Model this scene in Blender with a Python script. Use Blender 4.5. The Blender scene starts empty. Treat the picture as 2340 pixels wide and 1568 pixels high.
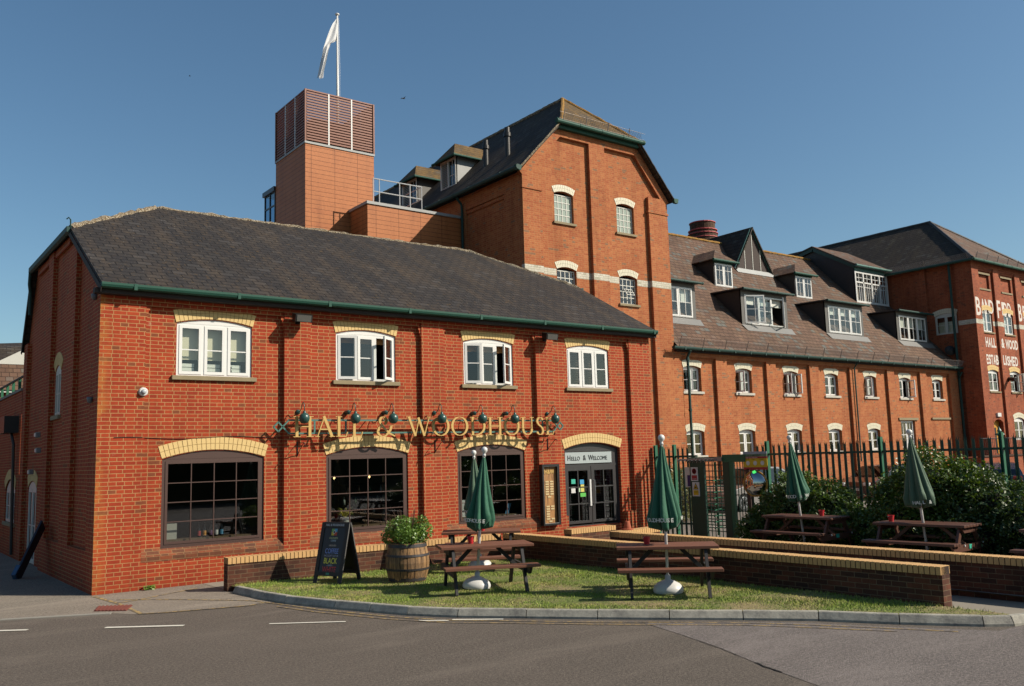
import bpy, bmesh, math, random
import numpy as np
from mathutils import Vector, Matrix
from mathutils.geometry import tessellate_polygon
random.seed(7); rng = np.random.default_rng(7)
scene = bpy.context.scene
COL = scene.collection
R = math.radians

# ------------------------------------------------------------------ camera
CAM = Vector((-3.74, -17.79, 2.26)); FPX = 2025.87
_y, _p, _r = R(37.040296), R(7.35051312), R(-1.68674996)
FW = Vector((math.sin(_y)*math.cos(_p), math.cos(_y)*math.cos(_p), math.sin(_p)))
_r0 = Vector((math.cos(_y), -math.sin(_y), 0)); _u0 = _r0.cross(FW)
RI = _r0*math.cos(_r) + _u0*math.sin(_r); UP = -_r0*math.sin(_r) + _u0*math.cos(_r)
cd = bpy.data.cameras.new("camera"); cam = bpy.data.objects.new("camera", cd); COL.objects.link(cam)
cam.matrix_world = Matrix(((RI.x, UP.x, -FW.x, CAM.x), (RI.y, UP.y, -FW.y, CAM.y), (RI.z, UP.z, -FW.z, CAM.z), (0, 0, 0, 1)))
cd.sensor_width = 36; cd.lens = FPX/2340*36; cd.clip_end = 3000; cd.clip_start = 0.1
scene.camera = cam
# ------------------------------------------------------------------ world, sun, exposure
SUN = Vector((0.90, -1.0, 1.0)).normalized()      # direction towards the sun
el = math.asin(SUN.z); az = math.atan2(SUN.x, SUN.y)
w = bpy.data.worlds.new("World"); scene.world = w; w.use_nodes = True
nt = w.node_tree; bg = nt.nodes['Background']
sky = nt.nodes.new('ShaderNodeTexSky'); sky.sky_type = 'NISHITA'; sky.sun_disc = False
sky.sun_elevation = el; sky.sun_rotation = az; sky.air_density = 1.0; sky.dust_density = 1.1; sky.ozone_density = 1.2
hs = nt.nodes.new('ShaderNodeHueSaturation'); hs.inputs['Saturation'].default_value = 1.12; nt.links.new(sky.outputs[0], hs.inputs['Color']); tn = nt.nodes.new('ShaderNodeMix'); tn.data_type = 'RGBA'; tn.blend_type = 'MULTIPLY'; tn.inputs[0].default_value = 1; tn.inputs[7].default_value = (0.92, 1.05, 1.03, 1); nt.links.new(hs.outputs[0], tn.inputs[6]); nt.links.new(tn.outputs[2], bg.inputs[0]); bg.inputs[1].default_value = 0.075
sl = bpy.data.lights.new("sun", 'SUN'); sl.energy = 5.0; sl.angle = R(0.5); sl.color = (1, 0.9, 0.76)
so = bpy.data.objects.new("sun", sl); COL.objects.link(so); so.rotation_euler = SUN.to_track_quat('Z', 'Y').to_euler()
scene.view_settings.view_transform = 'Standard'; scene.view_settings.look = 'None'
scene.view_settings.exposure = 0.5; scene.view_settings.gamma = 1
scene.render.engine = 'CYCLES'
scene.cycles.max_bounces = 6; scene.cycles.transparent_max_bounces = 12

# ------------------------------------------------------------------ materials
def lin(c):
    return tuple(0.68*(x/255/12.92 if x/255 <= 0.04045 else ((x/255+0.055)/1.055)**2.4) for x in c)
MATS = {}
class N:
    """tiny node helper"""
    def __init__(s, name):
        s.m = bpy.data.materials.new(name); s.m.use_nodes = True; s.t = s.m.node_tree
        s.b = s.t.nodes['Principled BSDF']; MATS[name] = s.m
    def n(s, typ, **kw):
        x = s.t.nodes.new(typ)
        for k, v in kw.items():
            if k.startswith('i_'):
                k2 = k[2:]; k2 = int(k2) if k2.isdigit() else k2.replace('_', ' ')
                s.set(x.inputs[k2], v)
            else: setattr(x, k, v)
        return x
    def set(s, inp, v):
        if isinstance(v, bpy.types.NodeSocket): s.t.links.new(v, inp)
        elif isinstance(v, tuple) and len(v) == 3 and inp.type == 'RGBA': inp.default_value = (*v, 1)
        else: inp.default_value = v
    def mix(s, f, a, b, mode='MIX'):
        x = s.n('ShaderNodeMix', data_type='RGBA', blend_type=mode)
        s.set(x.inputs[0], f); s.set(x.inputs[6], a); s.set(x.inputs[7], b); return x.outputs[2]
    def math(s, op, a, b=0.5, c=None):
        x = s.n('ShaderNodeMath', operation=op); s.set(x.inputs[0], a); s.set(x.inputs[1], b)
        if c is not None: s.set(x.inputs[2], c)
        return x.outputs[0]
    def ramp(s, f, *st):
        x = s.n('ShaderNodeValToRGB'); e = x.color_ramp.elements
        while len(e) < len(st): e.new(0.5)
        for k, (p, c) in enumerate(st):
            e[k].position = p; e[k].color = (*c, 1) if isinstance(c, tuple) else (c, c, c, 1)
        s.set(x.inputs[0], f); return x.outputs[0]
    def noise(s, vec, scale, detail=4, rough=0.6, dist=0.0):
        x = s.n('ShaderNodeTexNoise'); s.set(x.inputs['Vector'], vec); x.inputs['Scale'].default_value = scale
        x.inputs['Detail'].default_value = detail; x.inputs['Roughness'].default_value = rough
        x.inputs['Distortion'].default_value = dist; return x.outputs[0]
    def uv(s): return s.n('ShaderNodeUVMap').outputs[0]
    def obj(s): return s.n('ShaderNodeNewGeometry').outputs['Position']
    def bump(s, h, strength=0.4, dist=0.01):
        x = s.n('ShaderNodeBump'); s.set(x.inputs['Height'], h); x.inputs['Strength'].default_value = strength
        x.inputs['Distance'].default_value = dist; s.t.links.new(x.outputs[0], s.b.inputs['Normal'])

def plain(name, c, rough=0.6, metal=0.0, var=0.12, vs=6.0, spec=0.5, bump=0.0):
    s = N(name); c = lin(c) if max(c) > 1 else c
    f = s.noise(s.obj(), vs, 5, 0.65)
    s.set(s.b.inputs['Base Color'], s.mix(f, tuple(x*(1-var) for x in c), tuple(min(1, x*(1+var)) for x in c)))
    s.b.inputs['Roughness'].default_value = rough; s.b.inputs['Metallic'].default_value = metal
    s.b.inputs['Specular IOR Level'].default_value = spec
    if bump: s.bump(s.noise(s.obj(), vs*6, 4), bump, 0.01)
    return s.m

def brick(name, c1, c2, c3, mortar, w=0.235, h=0.075, ms=0.011, squash=0.5, sf=2, patch=0.5, grime=(0.5, 0.35, 0.25), rough=0.85, low=0.0):
    s = N(name); uv = s.uv()
    def bt(cA, cB, off=0.5):
        b = s.n('ShaderNodeTexBrick', offset=off, offset_frequency=2, squash=squash, squash_frequency=sf)
        s.set(b.inputs['Vector'], uv); s.set(b.inputs['Color1'], cA); s.set(b.inputs['Color2'], cB)
        s.set(b.inputs['Mortar'], mortar if cA is not None else 0)
        b.inputs['Scale'].default_value = 1; b.inputs['Mortar Size'].default_value = ms/2; b.inputs['Mortar Smooth'].default_value = 0.25
        b.inputs['Brick Width'].default_value = w; b.inputs['Row Height'].default_value = h; b.inputs['Bias'].default_value = 0
        return b
    b = bt(c1, c2)
    n1 = s.noise(s.obj(), 0.9, 5, 0.7); n2 = s.noise(s.obj(), 14, 3, 0.6)
    rnd = bt((1.0, 1.0, 1.0), (0.0, 0.0, 0.0)); 
    dark = s.math('GREATER_THAN', rnd.outputs['Color'], 0.955)
    fac = s.math('MULTIPLY', dark, s.math('SUBTRACT', 1.0, b.outputs['Fac']))
    col = s.mix(s.math('MULTIPLY', fac, 0.75), b.outputs['Color'], c3)
    col = s.mix(s.math('MULTIPLY', s.ramp(n1, (0.42, 0.0), (0.72, 1.0)), patch), col, grime, 'MULTIPLY')
    col = s.mix(0.25, col, s.ramp(n2, (0.3, 0.55), (0.7, 1.3)), 'MULTIPLY')
    if name == 'pub_brick':
        sx_ = s.n('ShaderNodeSeparateXYZ'); s.set(sx_.inputs[0], s.obj()); cl_ = s.math('MULTIPLY', s.math('MULTIPLY', s.ramp(sx_.outputs[0], (0.0, 1.0), (0.25, 0.0)), s.ramp(sx_.outputs[1], (0.005, 1.0), (0.03, 0.0))), s.ramp(s.noise(s.obj(), 2.5, 4, .7), (0.42, 0.0), (0.6, 1.0)))
        col = s.mix(s.math('MULTIPLY', cl_, 0.55), col, lin((196, 138, 62)))
    mp_ = s.n('ShaderNodeMapping'); s.set(mp_.inputs[0], s.obj()); mp_.inputs['Scale'].default_value = (2.2, 2.2, 0.3)
    stn = s.noise(mp_.outputs[0], 1.0, 5, 0.65)
    col = s.mix(s.math('MULTIPLY', s.ramp(stn, (0.5, 0.0), (0.72, 1.0)), 0.55), col, (0.62, 0.56, 0.52), 'MULTIPLY')
    col = s.mix(s.math('MULTIPLY', s.ramp(s.noise(s.obj(), 5, 4, .75), (0.66, 0.0), (0.78, 1.0)), 0.35), col, (0.42, 0.32, 0.22))
    if low:
        z = s.n('ShaderNodeSeparateXYZ'); s.set(z.inputs[0], s.obj())
        k = s.ramp(s.math('ADD', z.outputs[2], s.math('MULTIPLY', n1, 0.8)), (0.3, 1.0), (0.95, 0.0))
        col = s.mix(s.math('MULTIPLY', k, low), col, (0.42, 0.33, 0.26), 'MULTIPLY')
    s.set(s.b.inputs['Base Color'], col)
    s.b.inputs['Roughness'].default_value = rough; s.b.inputs['Specular IOR Level'].default_value = 0.25
    hgt = s.math('SUBTRACT', s.math('MULTIPLY', s.noise(s.obj(), 60, 3), 0.4), b.outputs['Fac'])
    s.bump(hgt, 0.5, 0.006)
    return s.m

def slate(name, base, alt, alt2, moss, w=0.26, h=0.2, mossamt=0.4, edge=0.012, patchscale=0.5):
    s = N(name); uv = s.uv()
    b = s.n('ShaderNodeTexBrick', offset=0.5, offset_frequency=2, squash=1.0)
    wv = s.n('ShaderNodeVectorMath', operation='ADD'); s.set(wv.inputs[0], uv)
    nn = s.n('ShaderNodeTexNoise'); nn.inputs['Scale'].default_value = 3.5; s.set(nn.inputs['Vector'], uv)
    sc = s.n('ShaderNodeVectorMath', operation='SCALE'); s.set(sc.inputs[0], nn.outputs['Color']); sc.inputs['Scale'].default_value = 0.03
    s.set(wv.inputs[1], sc.outputs[0]); V = wv.outputs[0]
    s.set(b.inputs['Vector'], V); s.set(b.inputs['Color1'], (1.0, 1.0, 1.0)); s.set(b.inputs['Color2'], (0.0, 0.0, 0.0)); s.set(b.inputs['Mortar'], (0.5, 0.5, 0.5))
    b.inputs['Scale'].default_value = 1; b.inputs['Mortar Size'].default_value = edge/2; b.inputs['Mortar Smooth'].default_value = 0.3
    b.inputs['Brick Width'].default_value = w; b.inputs['Row Height'].default_value = h
    r = b.outputs['Color']
    col = s.ramp(r, (0.0, base), (0.55, tuple((a+c)/2 for a, c in zip(base, alt))), (0.8, alt), (0.96, alt2))
    p = s.noise(uv, patchscale, 5, 0.6)
    mpv = s.n('ShaderNodeMapping'); s.set(mpv.inputs[0], uv); mpv.inputs['Scale'].default_value = (2.2, 0.35, 1); mpv.inputs['Rotation'].default_value = (0, 0, 0.25)
    st_ = s.noise(mpv.outputs[0], 1.0, 5, 0.6)
    col = s.mix(s.math('MULTIPLY', s.ramp(p, (0.4, 0.0), (0.65, 1.0)), 0.5), col, tuple(0.6*a for a in base))
    col = s.mix(s.math('MULTIPLY', s.ramp(st_, (0.45, 0.0), (0.68, 1.0)), 0.55), col, tuple(a*1.15+b_*0.28 for a, b_ in zip(base, moss)))
    m = s.noise(uv, 7, 6, 0.75); m2 = s.noise(uv, 0.8, 3)
    mf = s.math('MULTIPLY', s.ramp(m, (0.56, 0.0), (0.66, 1.0)), s.ramp(m2, (0.35, 0.15), (0.65, 1.0)))
    col = s.mix(s.math('MULTIPLY', mf, mossamt), col, moss)
    sp = s.noise(uv, 30, 2, 0.5)
    col = s.mix(s.math('MULTIPLY', s.ramp(sp, (0.70, 0.0), (0.74, 1.0)), 0.7), col, (0.35, 0.34, 0.30))
    # overlapping slates: dark tail edge
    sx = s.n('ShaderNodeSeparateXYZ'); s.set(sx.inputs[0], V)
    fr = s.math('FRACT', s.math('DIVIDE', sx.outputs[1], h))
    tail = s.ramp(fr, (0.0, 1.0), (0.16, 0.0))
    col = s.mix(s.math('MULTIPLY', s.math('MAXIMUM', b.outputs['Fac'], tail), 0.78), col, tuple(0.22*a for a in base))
    s.set(s.b.inputs['Base Color'], col); s.b.inputs['Roughness'].default_value = 0.78; s.b.inputs['Specular IOR Level'].default_value = 0.22
    hg = s.math('ADD', s.math('MULTIPLY', fr, -1.2), s.math('MULTIPLY', s.math('MULTIPLY', r, 0.5), 1.0))
    hg = s.math('SUBTRACT', hg, s.math('MULTIPLY', b.outputs['Fac'], 0.6))
    s.bump(s.math('ADD', hg, s.math('MULTIPLY', m, 0.4)), 0.8, 0.012)
    return s.m

PUBR = brick('pub_brick', lin((180, 72, 37)), lin((158, 56, 30)), lin((118, 76, 50)), lin((188, 142, 94)), ms=0.0155, squash=0.62, low=0.45, patch=0.4, grime=(0.72, 0.62, 0.52))
ORNG = brick('orange_brick', lin((192, 120, 74)), lin((172, 94, 58)), lin((128, 104, 84)), lin((196, 146, 98)), ms=0.012, w=0.24, h=0.078, squash=0.6, patch=0.6, grime=(0.72, 0.62, 0.55))
RBLK = brick('block_brick', lin((176, 96, 62)), lin((154, 76, 50)), lin((104, 66, 52)), lin((170, 120, 88)), ms=0.011, w=0.24, h=0.078, squash=0.6, patch=0.6, grime=(0.62, 0.55, 0.5))
WALB = brick('low_wall_brick', lin((118, 70, 50)), lin((72, 48, 38)), lin((44, 38, 36)), lin((128, 108, 84)), ms=0.011, w=0.225, h=0.075, squash=1.0, patch=0.9, grime=(0.45, 0.42, 0.4))
DRKB = brick('chimney_brick', lin((92, 62, 46)), lin((66, 46, 38)), lin((50, 40, 34)), lin((130, 116, 92)), ms=0.012, squash=0.6)
GLZW = brick('white_glazed_brick', lin((226, 222, 206)), lin((212, 206, 186)), lin((180, 176, 150)), lin((150, 148, 130)), ms=0.010, squash=0.6, patch=0.2, rough=0.35)
TERR = brick('terracotta_panel', lin((196, 122, 72)), lin((192, 118, 68)), lin((190, 114, 66)), lin((70, 34, 20)), w=0.93, h=0.165, ms=0.013, squash=1.0, patch=0.12, rough=0.55)
for nd in TERR.node_tree.nodes:
    if nd.type == 'TEX_BRICK': nd.offset = 0.0
SLP = slate('pub_slate', lin((52, 49, 49)), lin((61, 57, 54)), lin((70, 67, 66)), lin((122, 94, 46)), mossamt=0.6, w=0.3, h=0.21, edge=0.030)
SLM = slate('brown_slate', lin((100, 76, 62)), lin((122, 94, 78)), lin((104, 108, 104)), lin((120, 108, 70)), mossamt=0.2, w=0.3, h=0.24, edge=0.028)
SLD = slate('dark_slate', lin((60, 52, 46)), lin((70, 61, 54)), lin((84, 80, 74)), lin((110, 96, 44)), mossamt=0.25, w=0.3, h=0.24, edge=0.026)
SLG = slate('mossy_slate', lin((96, 80, 58)), lin((120, 98, 62)), lin((100, 92, 80)), lin((190, 140, 50)), mossamt=0.95, w=0.3, h=0.22)

PLNB = brick('plinth_brick', lin((150, 80, 50)), lin((110, 68, 48)), lin((78, 60, 50)), lin((150, 120, 84)), ms=0.012, squash=0.6, patch=0.6, grime=(0.5, 0.42, 0.36))
def lichen(name, a, b, c):
    s = N(name); f = s.noise(s.obj(), 9, 6, 0.8); g = s.noise(s.obj(), 28, 4, 0.7)
    col = s.mix(s.ramp(f, (0.40, 0.0), (0.55, 1.0)), a, b); col = s.mix(s.ramp(g, (0.48, 0.0), (0.56, 1.0)), col, c)
    s.set(s.b.inputs['Base Color'], col); s.b.inputs['Roughness'].default_value = 0.95; s.bump(g, 1.0, 0.03); return s.m
LICH = lichen('lichen_stone', lin((66, 54, 40)), lin((112, 92, 62)), lin((178, 166, 144)))
LICO = lichen('orange_lichen', lin((92, 78, 52)), lin((150, 118, 58)), lin((190, 136, 50)))
BUFF = plain('buff_brick', (228, 196, 132), 0.8, var=0.10, vs=9); CREA = plain('cream_brick', (228, 222, 196), 0.5, var=0.10, vs=8)
SILW = plain('pale_sill', (196, 192, 180), .8, var=.1); MORT = plain('buff_mortar', (176, 140, 86), 0.95); MORG = plain('grey_mortar', (150, 148, 128), 0.95)
COPB = plain('coping_brick', (214, 170, 112), 0.85, var=0.18, vs=7, bump=0.15); COPM = plain('coping_joint', (62, 46, 36), 0.95)
WHT = plain('white_paint', (238, 238, 234), 0.35, var=0.03); WHTG = plain('aged_white_paint', (214, 214, 204), 0.45, var=0.08)
BRWN = plain('brown_paint', (80, 56, 48), 0.45, var=0.12, vs=3); CHAR = plain('charcoal_paint', (62, 60, 60), 0.4, var=0.05)
GRN = plain('green_paint', (34, 84, 70), 0.65, var=0.15, spec=.3); GRNL = plain('green_steel', (34, 104, 74), 0.45, var=0.10); GRND = plain('dark_green_steel', (28, 70, 54), 0.42, var=0.12)
SIGG = plain('sign_green', (74, 122, 112), 0.45, var=0.08); LAMPG = plain('lamp_green', (46, 84, 78), 0.35, var=0.06)
GOLD = plain('gold_letter', (214, 176, 104), 0.4, var=0.05); STON = plain('sill_stone', (150, 136, 106), 0.9, var=0.25, vs=5, bump=0.2)
LEAD = plain('lead_sheet', (92, 90, 86), 0.6, var=0.2, vs=3); LEAD2 = plain('light_lead', (168, 170, 168), 0.6, var=0.15, vs=3); LEAD3 = plain('flashing_lead', (112, 112, 110), .6, var=.2); LEADD = plain('dark_lead', (52, 48, 46), 0.55, var=0.35, vs=4)
BLK = plain('black_plastic', (22, 22, 22), 0.45, var=0.1); BLKW = plain('black_stained_wood', (46, 44, 44), 0.7, var=0.25, vs=12)
TBL = plain('table_brown', (122, 76, 54), 0.62, var=0.16, vs=10); TBLD = plain('patio_table_brown', (96, 62, 48), 0.5, var=0.16, vs=10)
RED = plain('red_bucket', (206, 44, 52), 0.4, var=0.04); TCOT = plain('terracotta_pot', (176, 92, 60), 0.85, var=0.12)
PLW = plain('white_plastic', (228, 228, 224), 0.4, var=0.03); STEEL = plain('galvanised_steel', (160, 164, 166), 0.4, 0.6, var=0.1); MESHG = plain('guard_wire', (150, 138, 130), 0.5, 0.3, var=0.1)
CONC = plain('concrete', (150, 146, 136), 0.9, var=0.12, vs=3, bump=0.2); PIPE = plain('pipe_green', (42, 74, 68), 0.65, var=0.15, spec=.3)
DARK = plain('dark_interior', (92, 82, 72), 0.9, var=0.3, vs=1.5); BLINDC = plain('cream_blind', (222, 214, 186), 0.8, var=0.04, vs=2); BLINDW = plain('pale_blind', (226, 226, 216), 0.8, var=0.03)
BLINDD = plain('wood_blind', (78, 58, 42), 0.6, var=0.2); CURT = plain('warm_blind', (170, 120, 70), 0.8); FLAGM = plain('flag_cloth', (226, 228, 230), 0.8, var=0.03)
OCHR = plain('yellow_painted_wood', (206, 150, 48), 0.5, var=0.06); BLUEB = plain('blue_plastic', (40, 62, 92), 0.5, var=0.1); PINK = plain('pink_strap', (206, 92, 90), 0.6)
LOUV = plain('louvre_terracotta', (134, 74, 46), 0.55, var=0.08); SOFF = plain('soffit_dark', (46, 36, 32), 0.8)
def glass(name, tint, rough=0.02, k=1.0, dark=(0.02, 0.022, 0.024), opaque=0.0):
    s = N(name); t = s.t
    tr = s.n('ShaderNodeBsdfTransparent'); tr.inputs[0].default_value = (*tint, 1)
    df = s.n('ShaderNodeBsdfDiffuse'); df.inputs[0].default_value = (*dark, 1)
    gl = s.n('ShaderNodeBsdfGlossy'); gl.inputs['Roughness'].default_value = rough; gl.inputs[0].default_value = (0.9, 0.95, 1, 1)
    m0 = s.n('ShaderNodeMixShader'); m0.inputs[0].default_value = opaque; t.links.new(tr.outputs[0], m0.inputs[1]); t.links.new(df.outputs[0], m0.inputs[2])
    ge = s.n('ShaderNodeNewGeometry'); dt = s.n('ShaderNodeVectorMath', operation='DOT_PRODUCT'); s.set(dt.inputs[0], ge.outputs['Normal']); s.set(dt.inputs[1], ge.outputs['Incoming'])
    fr = s.math('ADD', s.math('MULTIPLY', s.math('POWER', s.math('SUBTRACT', 1.0, s.math('ABSOLUTE', dt.outputs['Value'])), 5.0), 0.95), 0.045)
    mm = s.math('MINIMUM', s.math('MULTIPLY', fr, k), 0.95)
    m1 = s.n('ShaderNodeMixShader'); s.set(m1.inputs[0], mm); t.links.new(m0.outputs[0], m1.inputs[1]); t.links.new(gl.outputs[0], m1.inputs[2])
    t.links.new(m1.outputs[0], t.nodes['Material Output'].inputs[0]); return s.m
GLS = glass('window_glass', (0.86, 0.9, 0.88), k=1.7); GLSP = glass('pub_glass', (0.62, 0.66, 0.64), k=2.2)
FROST = glass('frosted_glass', (0.5, 0.55, 0.5), 0.25, 1.0, lin((176, 190, 176)), 0.85)
GLB = glass('blue_glass', (0.3, 0.5, 0.62), 0.03, 1.5)
CARG = glass('car_glass', (0.12, 0.13, 0.14), 0.02, 1.4)
MIRR = plain('mirror_face', (200, 200, 200), 0.04, 1.0, var=0.0)

# ------------------------------------------------------------------ mesh builder
class MB:
    def __init__(s): s.v = []; s.f = []; s.mi = []; s.cur = 0
    def quad(s, *p):
        n = len(s.v); s.v += [tuple(q) for q in p]; s.f.append(tuple(range(n, n+len(p)))); s.mi.append(s.cur)
    def hexa(s, P):           # 8 points: bottom 4 (ccw) then top 4
        n = len(s.v); s.v += [tuple(q) for q in P]
        for f in ((0, 3, 2, 1), (4, 5, 6, 7), (0, 1, 5, 4), (1, 2, 6, 5), (2, 3, 7, 6), (3, 0, 4, 7)):
            s.f.append(tuple(n+i for i in f)); s.mi.append(s.cur)
    def box(s, x0, x1, y0, y1, z0, z1):
        s.hexa([(x0, y0, z0), (x1, y0, z0), (x1, y1, z0), (x0, y1, z0), (x0, y0, z1), (x1, y0, z1), (x1, y1, z1), (x0, y1, z1)])
    def fbox(s, F, u0, u1, d0, d1, z0, z1):
        s.hexa([F(u0, d0, z0), F(u1, d0, z0), F(u1, d1, z0), F(u0, d1, z0), F(u0, d0, z1), F(u1, d0, z1), F(u1, d1, z1), F(u0, d1, z1)])
    def beam(s, a, b, wd, ht, up=(0, 0, 1)):
        a = Vector(a); b = Vector(b); t = (b-a).normalized(); u = Vector(up); sd = t.cross(u)
        if sd.length < 1e-4: sd = Vector((1, 0, 0))
        sd.normalize(); u = sd.cross(t); sd = sd*wd/2; u = u*ht/2
        s.hexa([a-sd-u, a+sd-u, b+sd-u, b-sd-u, a-sd+u, a+sd+u, b+sd+u, b-sd+u])
    def prism(s, poly, off):   # poly: list of 3D points, off: vector
        o = Vector(off); n = len(poly); base = len(s.v)
        s.v += [tuple(p) for p in poly] + [tuple(Vector(p)+o) for p in poly]
        if n <= 4: s.f += [tuple(base+i for i in range(n)), tuple(base+n+i for i in reversed(range(n)))]; s.mi += [s.cur]*2
        else:
            tr = tessellate_polygon([[Vector(p) for p in poly]])
            for t in tr:
                s.f.append(tuple(base+i for i in t)); s.f.append(tuple(base+n+i for i in reversed(t))); s.mi += [s.cur]*2
        for i in range(n):
            j = (i+1) % n; s.f.append((base+i, base+j, base+n+j, base+n+i)); s.mi.append(s.cur)
    def ring(s, c, a, b, r, seg):
        return [Vector(c)+a*(r*math.cos(2*math.pi*i/seg))+b*(r*math.sin(2*math.pi*i/seg)) for i in range(seg)]
    def tube(s, pts, r, seg=8, cap=True):
        pts = [Vector(p) for p in pts]; rs = r if isinstance(r, (list, tuple)) else [r]*len(pts)
        t0 = (pts[1]-pts[0]).normalized(); a = t0.orthogonal().normalized(); rows = []
        for i, p in enumerate(pts):
            t = (pts[min(i+1, len(pts)-1)]-pts[max(i-1, 0)]).normalized()
            a = (a - t*a.dot(t)).normalized(); b = t.cross(a); n = len(s.v)
            s.v += [tuple(q) for q in s.ring(p, a, b, rs[i], seg)]; rows.append(n)
        for k in range(len(rows)-1):
            for i in range(seg):
                j = (i+1) % seg; s.f.append((rows[k]+i, rows[k]+j, rows[k+1]+j, rows[k+1]+i)); s.mi.append(s.cur)
        if cap:
            s.f.append(tuple(rows[0]+i for i in reversed(range(seg)))); s.f.append(tuple(rows[-1]+i for i in range(seg))); s.mi += [s.cur]*2
    def lathe(s, c, prof, seg=20, axis=(0, 0, 1), mod=None):
        c = Vector(c); ax = Vector(axis).normalized(); a = ax.orthogonal().normalized(); b = ax.cross(a); rows = []
        if abs(ax.z) > 0.99: a = Vector((1, 0, 0)); b = Vector((0, 1, 0))
        for k, (r, h) in enumerate(prof):
            n = len(s.v); rows.append(n)
            for i in range(seg):
                th = 2*math.pi*i/seg; rr = r*(mod(th, k) if mod else 1)
                s.v.append(tuple(c+ax*h+a*(rr*math.cos(th))+b*(rr*math.sin(th))))
        for k in range(len(rows)-1):
            for i in range(seg):
                j = (i+1) % seg; s.f.append((rows[k]+i, rows[k]+j, rows[k+1]+j, rows[k+1]+i)); s.mi.append(s.cur)
        s.f.append(tuple(rows[0]+i for i in reversed(range(seg)))); s.f.append(tuple(rows[-1]+i for i in range(seg))); s.mi += [s.cur]*2
    def poly(s, F, outer, holes, d):    # flat wall sheet with holes, loops in (u,z)
        loops = [outer]+holes; pl = [[Vector((u, z, 0)) for u, z in L] for L in loops]
        tr = tessellate_polygon(pl); flat = [q for L in loops for q in L]; n = len(s.v)
        s.v += [tuple(F(u, d, z)) for u, z in flat]
        for t in tr: s.f.append(tuple(n+i for i in t)); s.mi.append(s.cur)
    def strip(s, F, loop, d0, d1, closed=True):
        n = len(loop)
        for i in range(n if closed else n-1):
            a = loop[i]; b = loop[(i+1) % n]; s.quad(F(a[0], d0, a[1]), F(b[0], d0, b[1]), F(b[0], d1, b[1]), F(a[0], d1, a[1]))
    def build(s, name, mat, parent=None, smooth=False, mat2=None, recalc=True, loc=None, bevel=0):
        me = bpy.data.meshes.new(name); vv = s.v
        if loc is not None: L = Vector(loc); vv = [tuple(Vector(p)-L) for p in s.v]
        me.from_pydata(vv, [], s.f); me.validate()
        mats = mat if isinstance(mat, (list, tuple)) else [mat]
        for m in mats: me.materials.append(m)
        if len(mats) > 1 and len(me.polygons) == len(s.mi): me.polygons.foreach_set('material_index', s.mi)
        if recalc:
            bm = bmesh.new(); bm.from_mesh(me); bmesh.ops.recalc_face_normals(bm, faces=bm.faces); bm.to_mesh(me); bm.free()
        me.update(); adduv(me, Vector(loc) if loc is not None else Vector((0, 0, 0)))
        if smooth: me.polygons.foreach_set('use_smooth', [True]*len(me.polygons))
        o = bpy.data.objects.new(name, me); COL.objects.link(o)
        if loc is not None: o.location = loc
        if parent: setpar(o, parent)
        if bevel:
            md = o.modifiers.new('b', 'BEVEL'); md.width = bevel; md.segments = 2; md.limit_method = 'ANGLE'
        return o
def adduv(me, off=Vector((0, 0, 0))):
    uvl = me.uv_layers.new(name='UVMap'); nv = len(me.vertices); nl = len(me.loops)
    if nl == 0: return
    co = np.empty(nv*3); me.vertices.foreach_get('co', co); co = co.reshape(-1, 3)+np.array(off)
    vi = np.empty(nl, dtype=np.int64); me.loops.foreach_get('vertex_index', vi)
    npg = len(me.polygons); nrm = np.empty(npg*3); me.polygons.foreach_get('normal', nrm); nrm = nrm.reshape(-1, 3)
    tot = np.empty(npg, dtype=np.int64); me.polygons.foreach_get('loop_total', tot)
    n = np.repeat(nrm, tot, axis=0)
    n = np.where((n[:, [1]] > 0.3) & (abs(n[:, [2]]) < 0.99), -n, n)
    t = np.stack([-n[:, 1], n[:, 0], np.zeros(nl)], 1); L = np.linalg.norm(t, axis=1)
    flat = L < 0.05; t[flat] = (1, 0, 0); L[flat] = 1; t /= L[:, None]
    b = np.cross(n, t); b[b[:, 2] < 0] *= -1
    p = co[vi]; uv = np.stack([(p*t).sum(1), (p*b).sum(1)], 1)
    uvl.data.foreach_set('uv', uv.ravel())
def setpar(o, p):
    o.parent = p
    def wm(q): return (wm(q.parent) @ q.matrix_parent_inverse if q.parent else Matrix.Identity(4)) @ q.matrix_basis
    o.matrix_parent_inverse = wm(p).inverted()
def thing(name, label, cat, loc=(0, 0, 0), rz=0, group=None):
    o = bpy.data.objects.new(name, None); COL.objects.link(o); o.location = loc; o.rotation_euler = (0, 0, rz); o.empty_display_size = 0.2
    return tag(o, label, cat, group)
def tag(o, label, cat, group=None, kind=None):
    o['label'] = label; o['category'] = cat
    if group: o['group'] = group
    if kind: o['kind'] = kind
    return o
def lpar(o, p):       # parent a mesh built in the parent's local coordinates
    o.parent = p; return o
def children(o): return [c for c in bpy.data.objects if c.parent == o]
def copy_tree(o, parent=None):
    mi = o.matrix_parent_inverse.copy(); c = o.copy(); COL.objects.link(c); c.parent = parent; c.matrix_parent_inverse = mi
    for ch in children(o): copy_tree(ch, c)
    return c
def struct(o, kind='structure'): o['kind'] = kind; return o
def FR(ox, oy, ux, uy, nx, ny):
    return lambda u, d, z: Vector((ox+ux*u+nx*d, oy+uy*u+ny*d, z))
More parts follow.
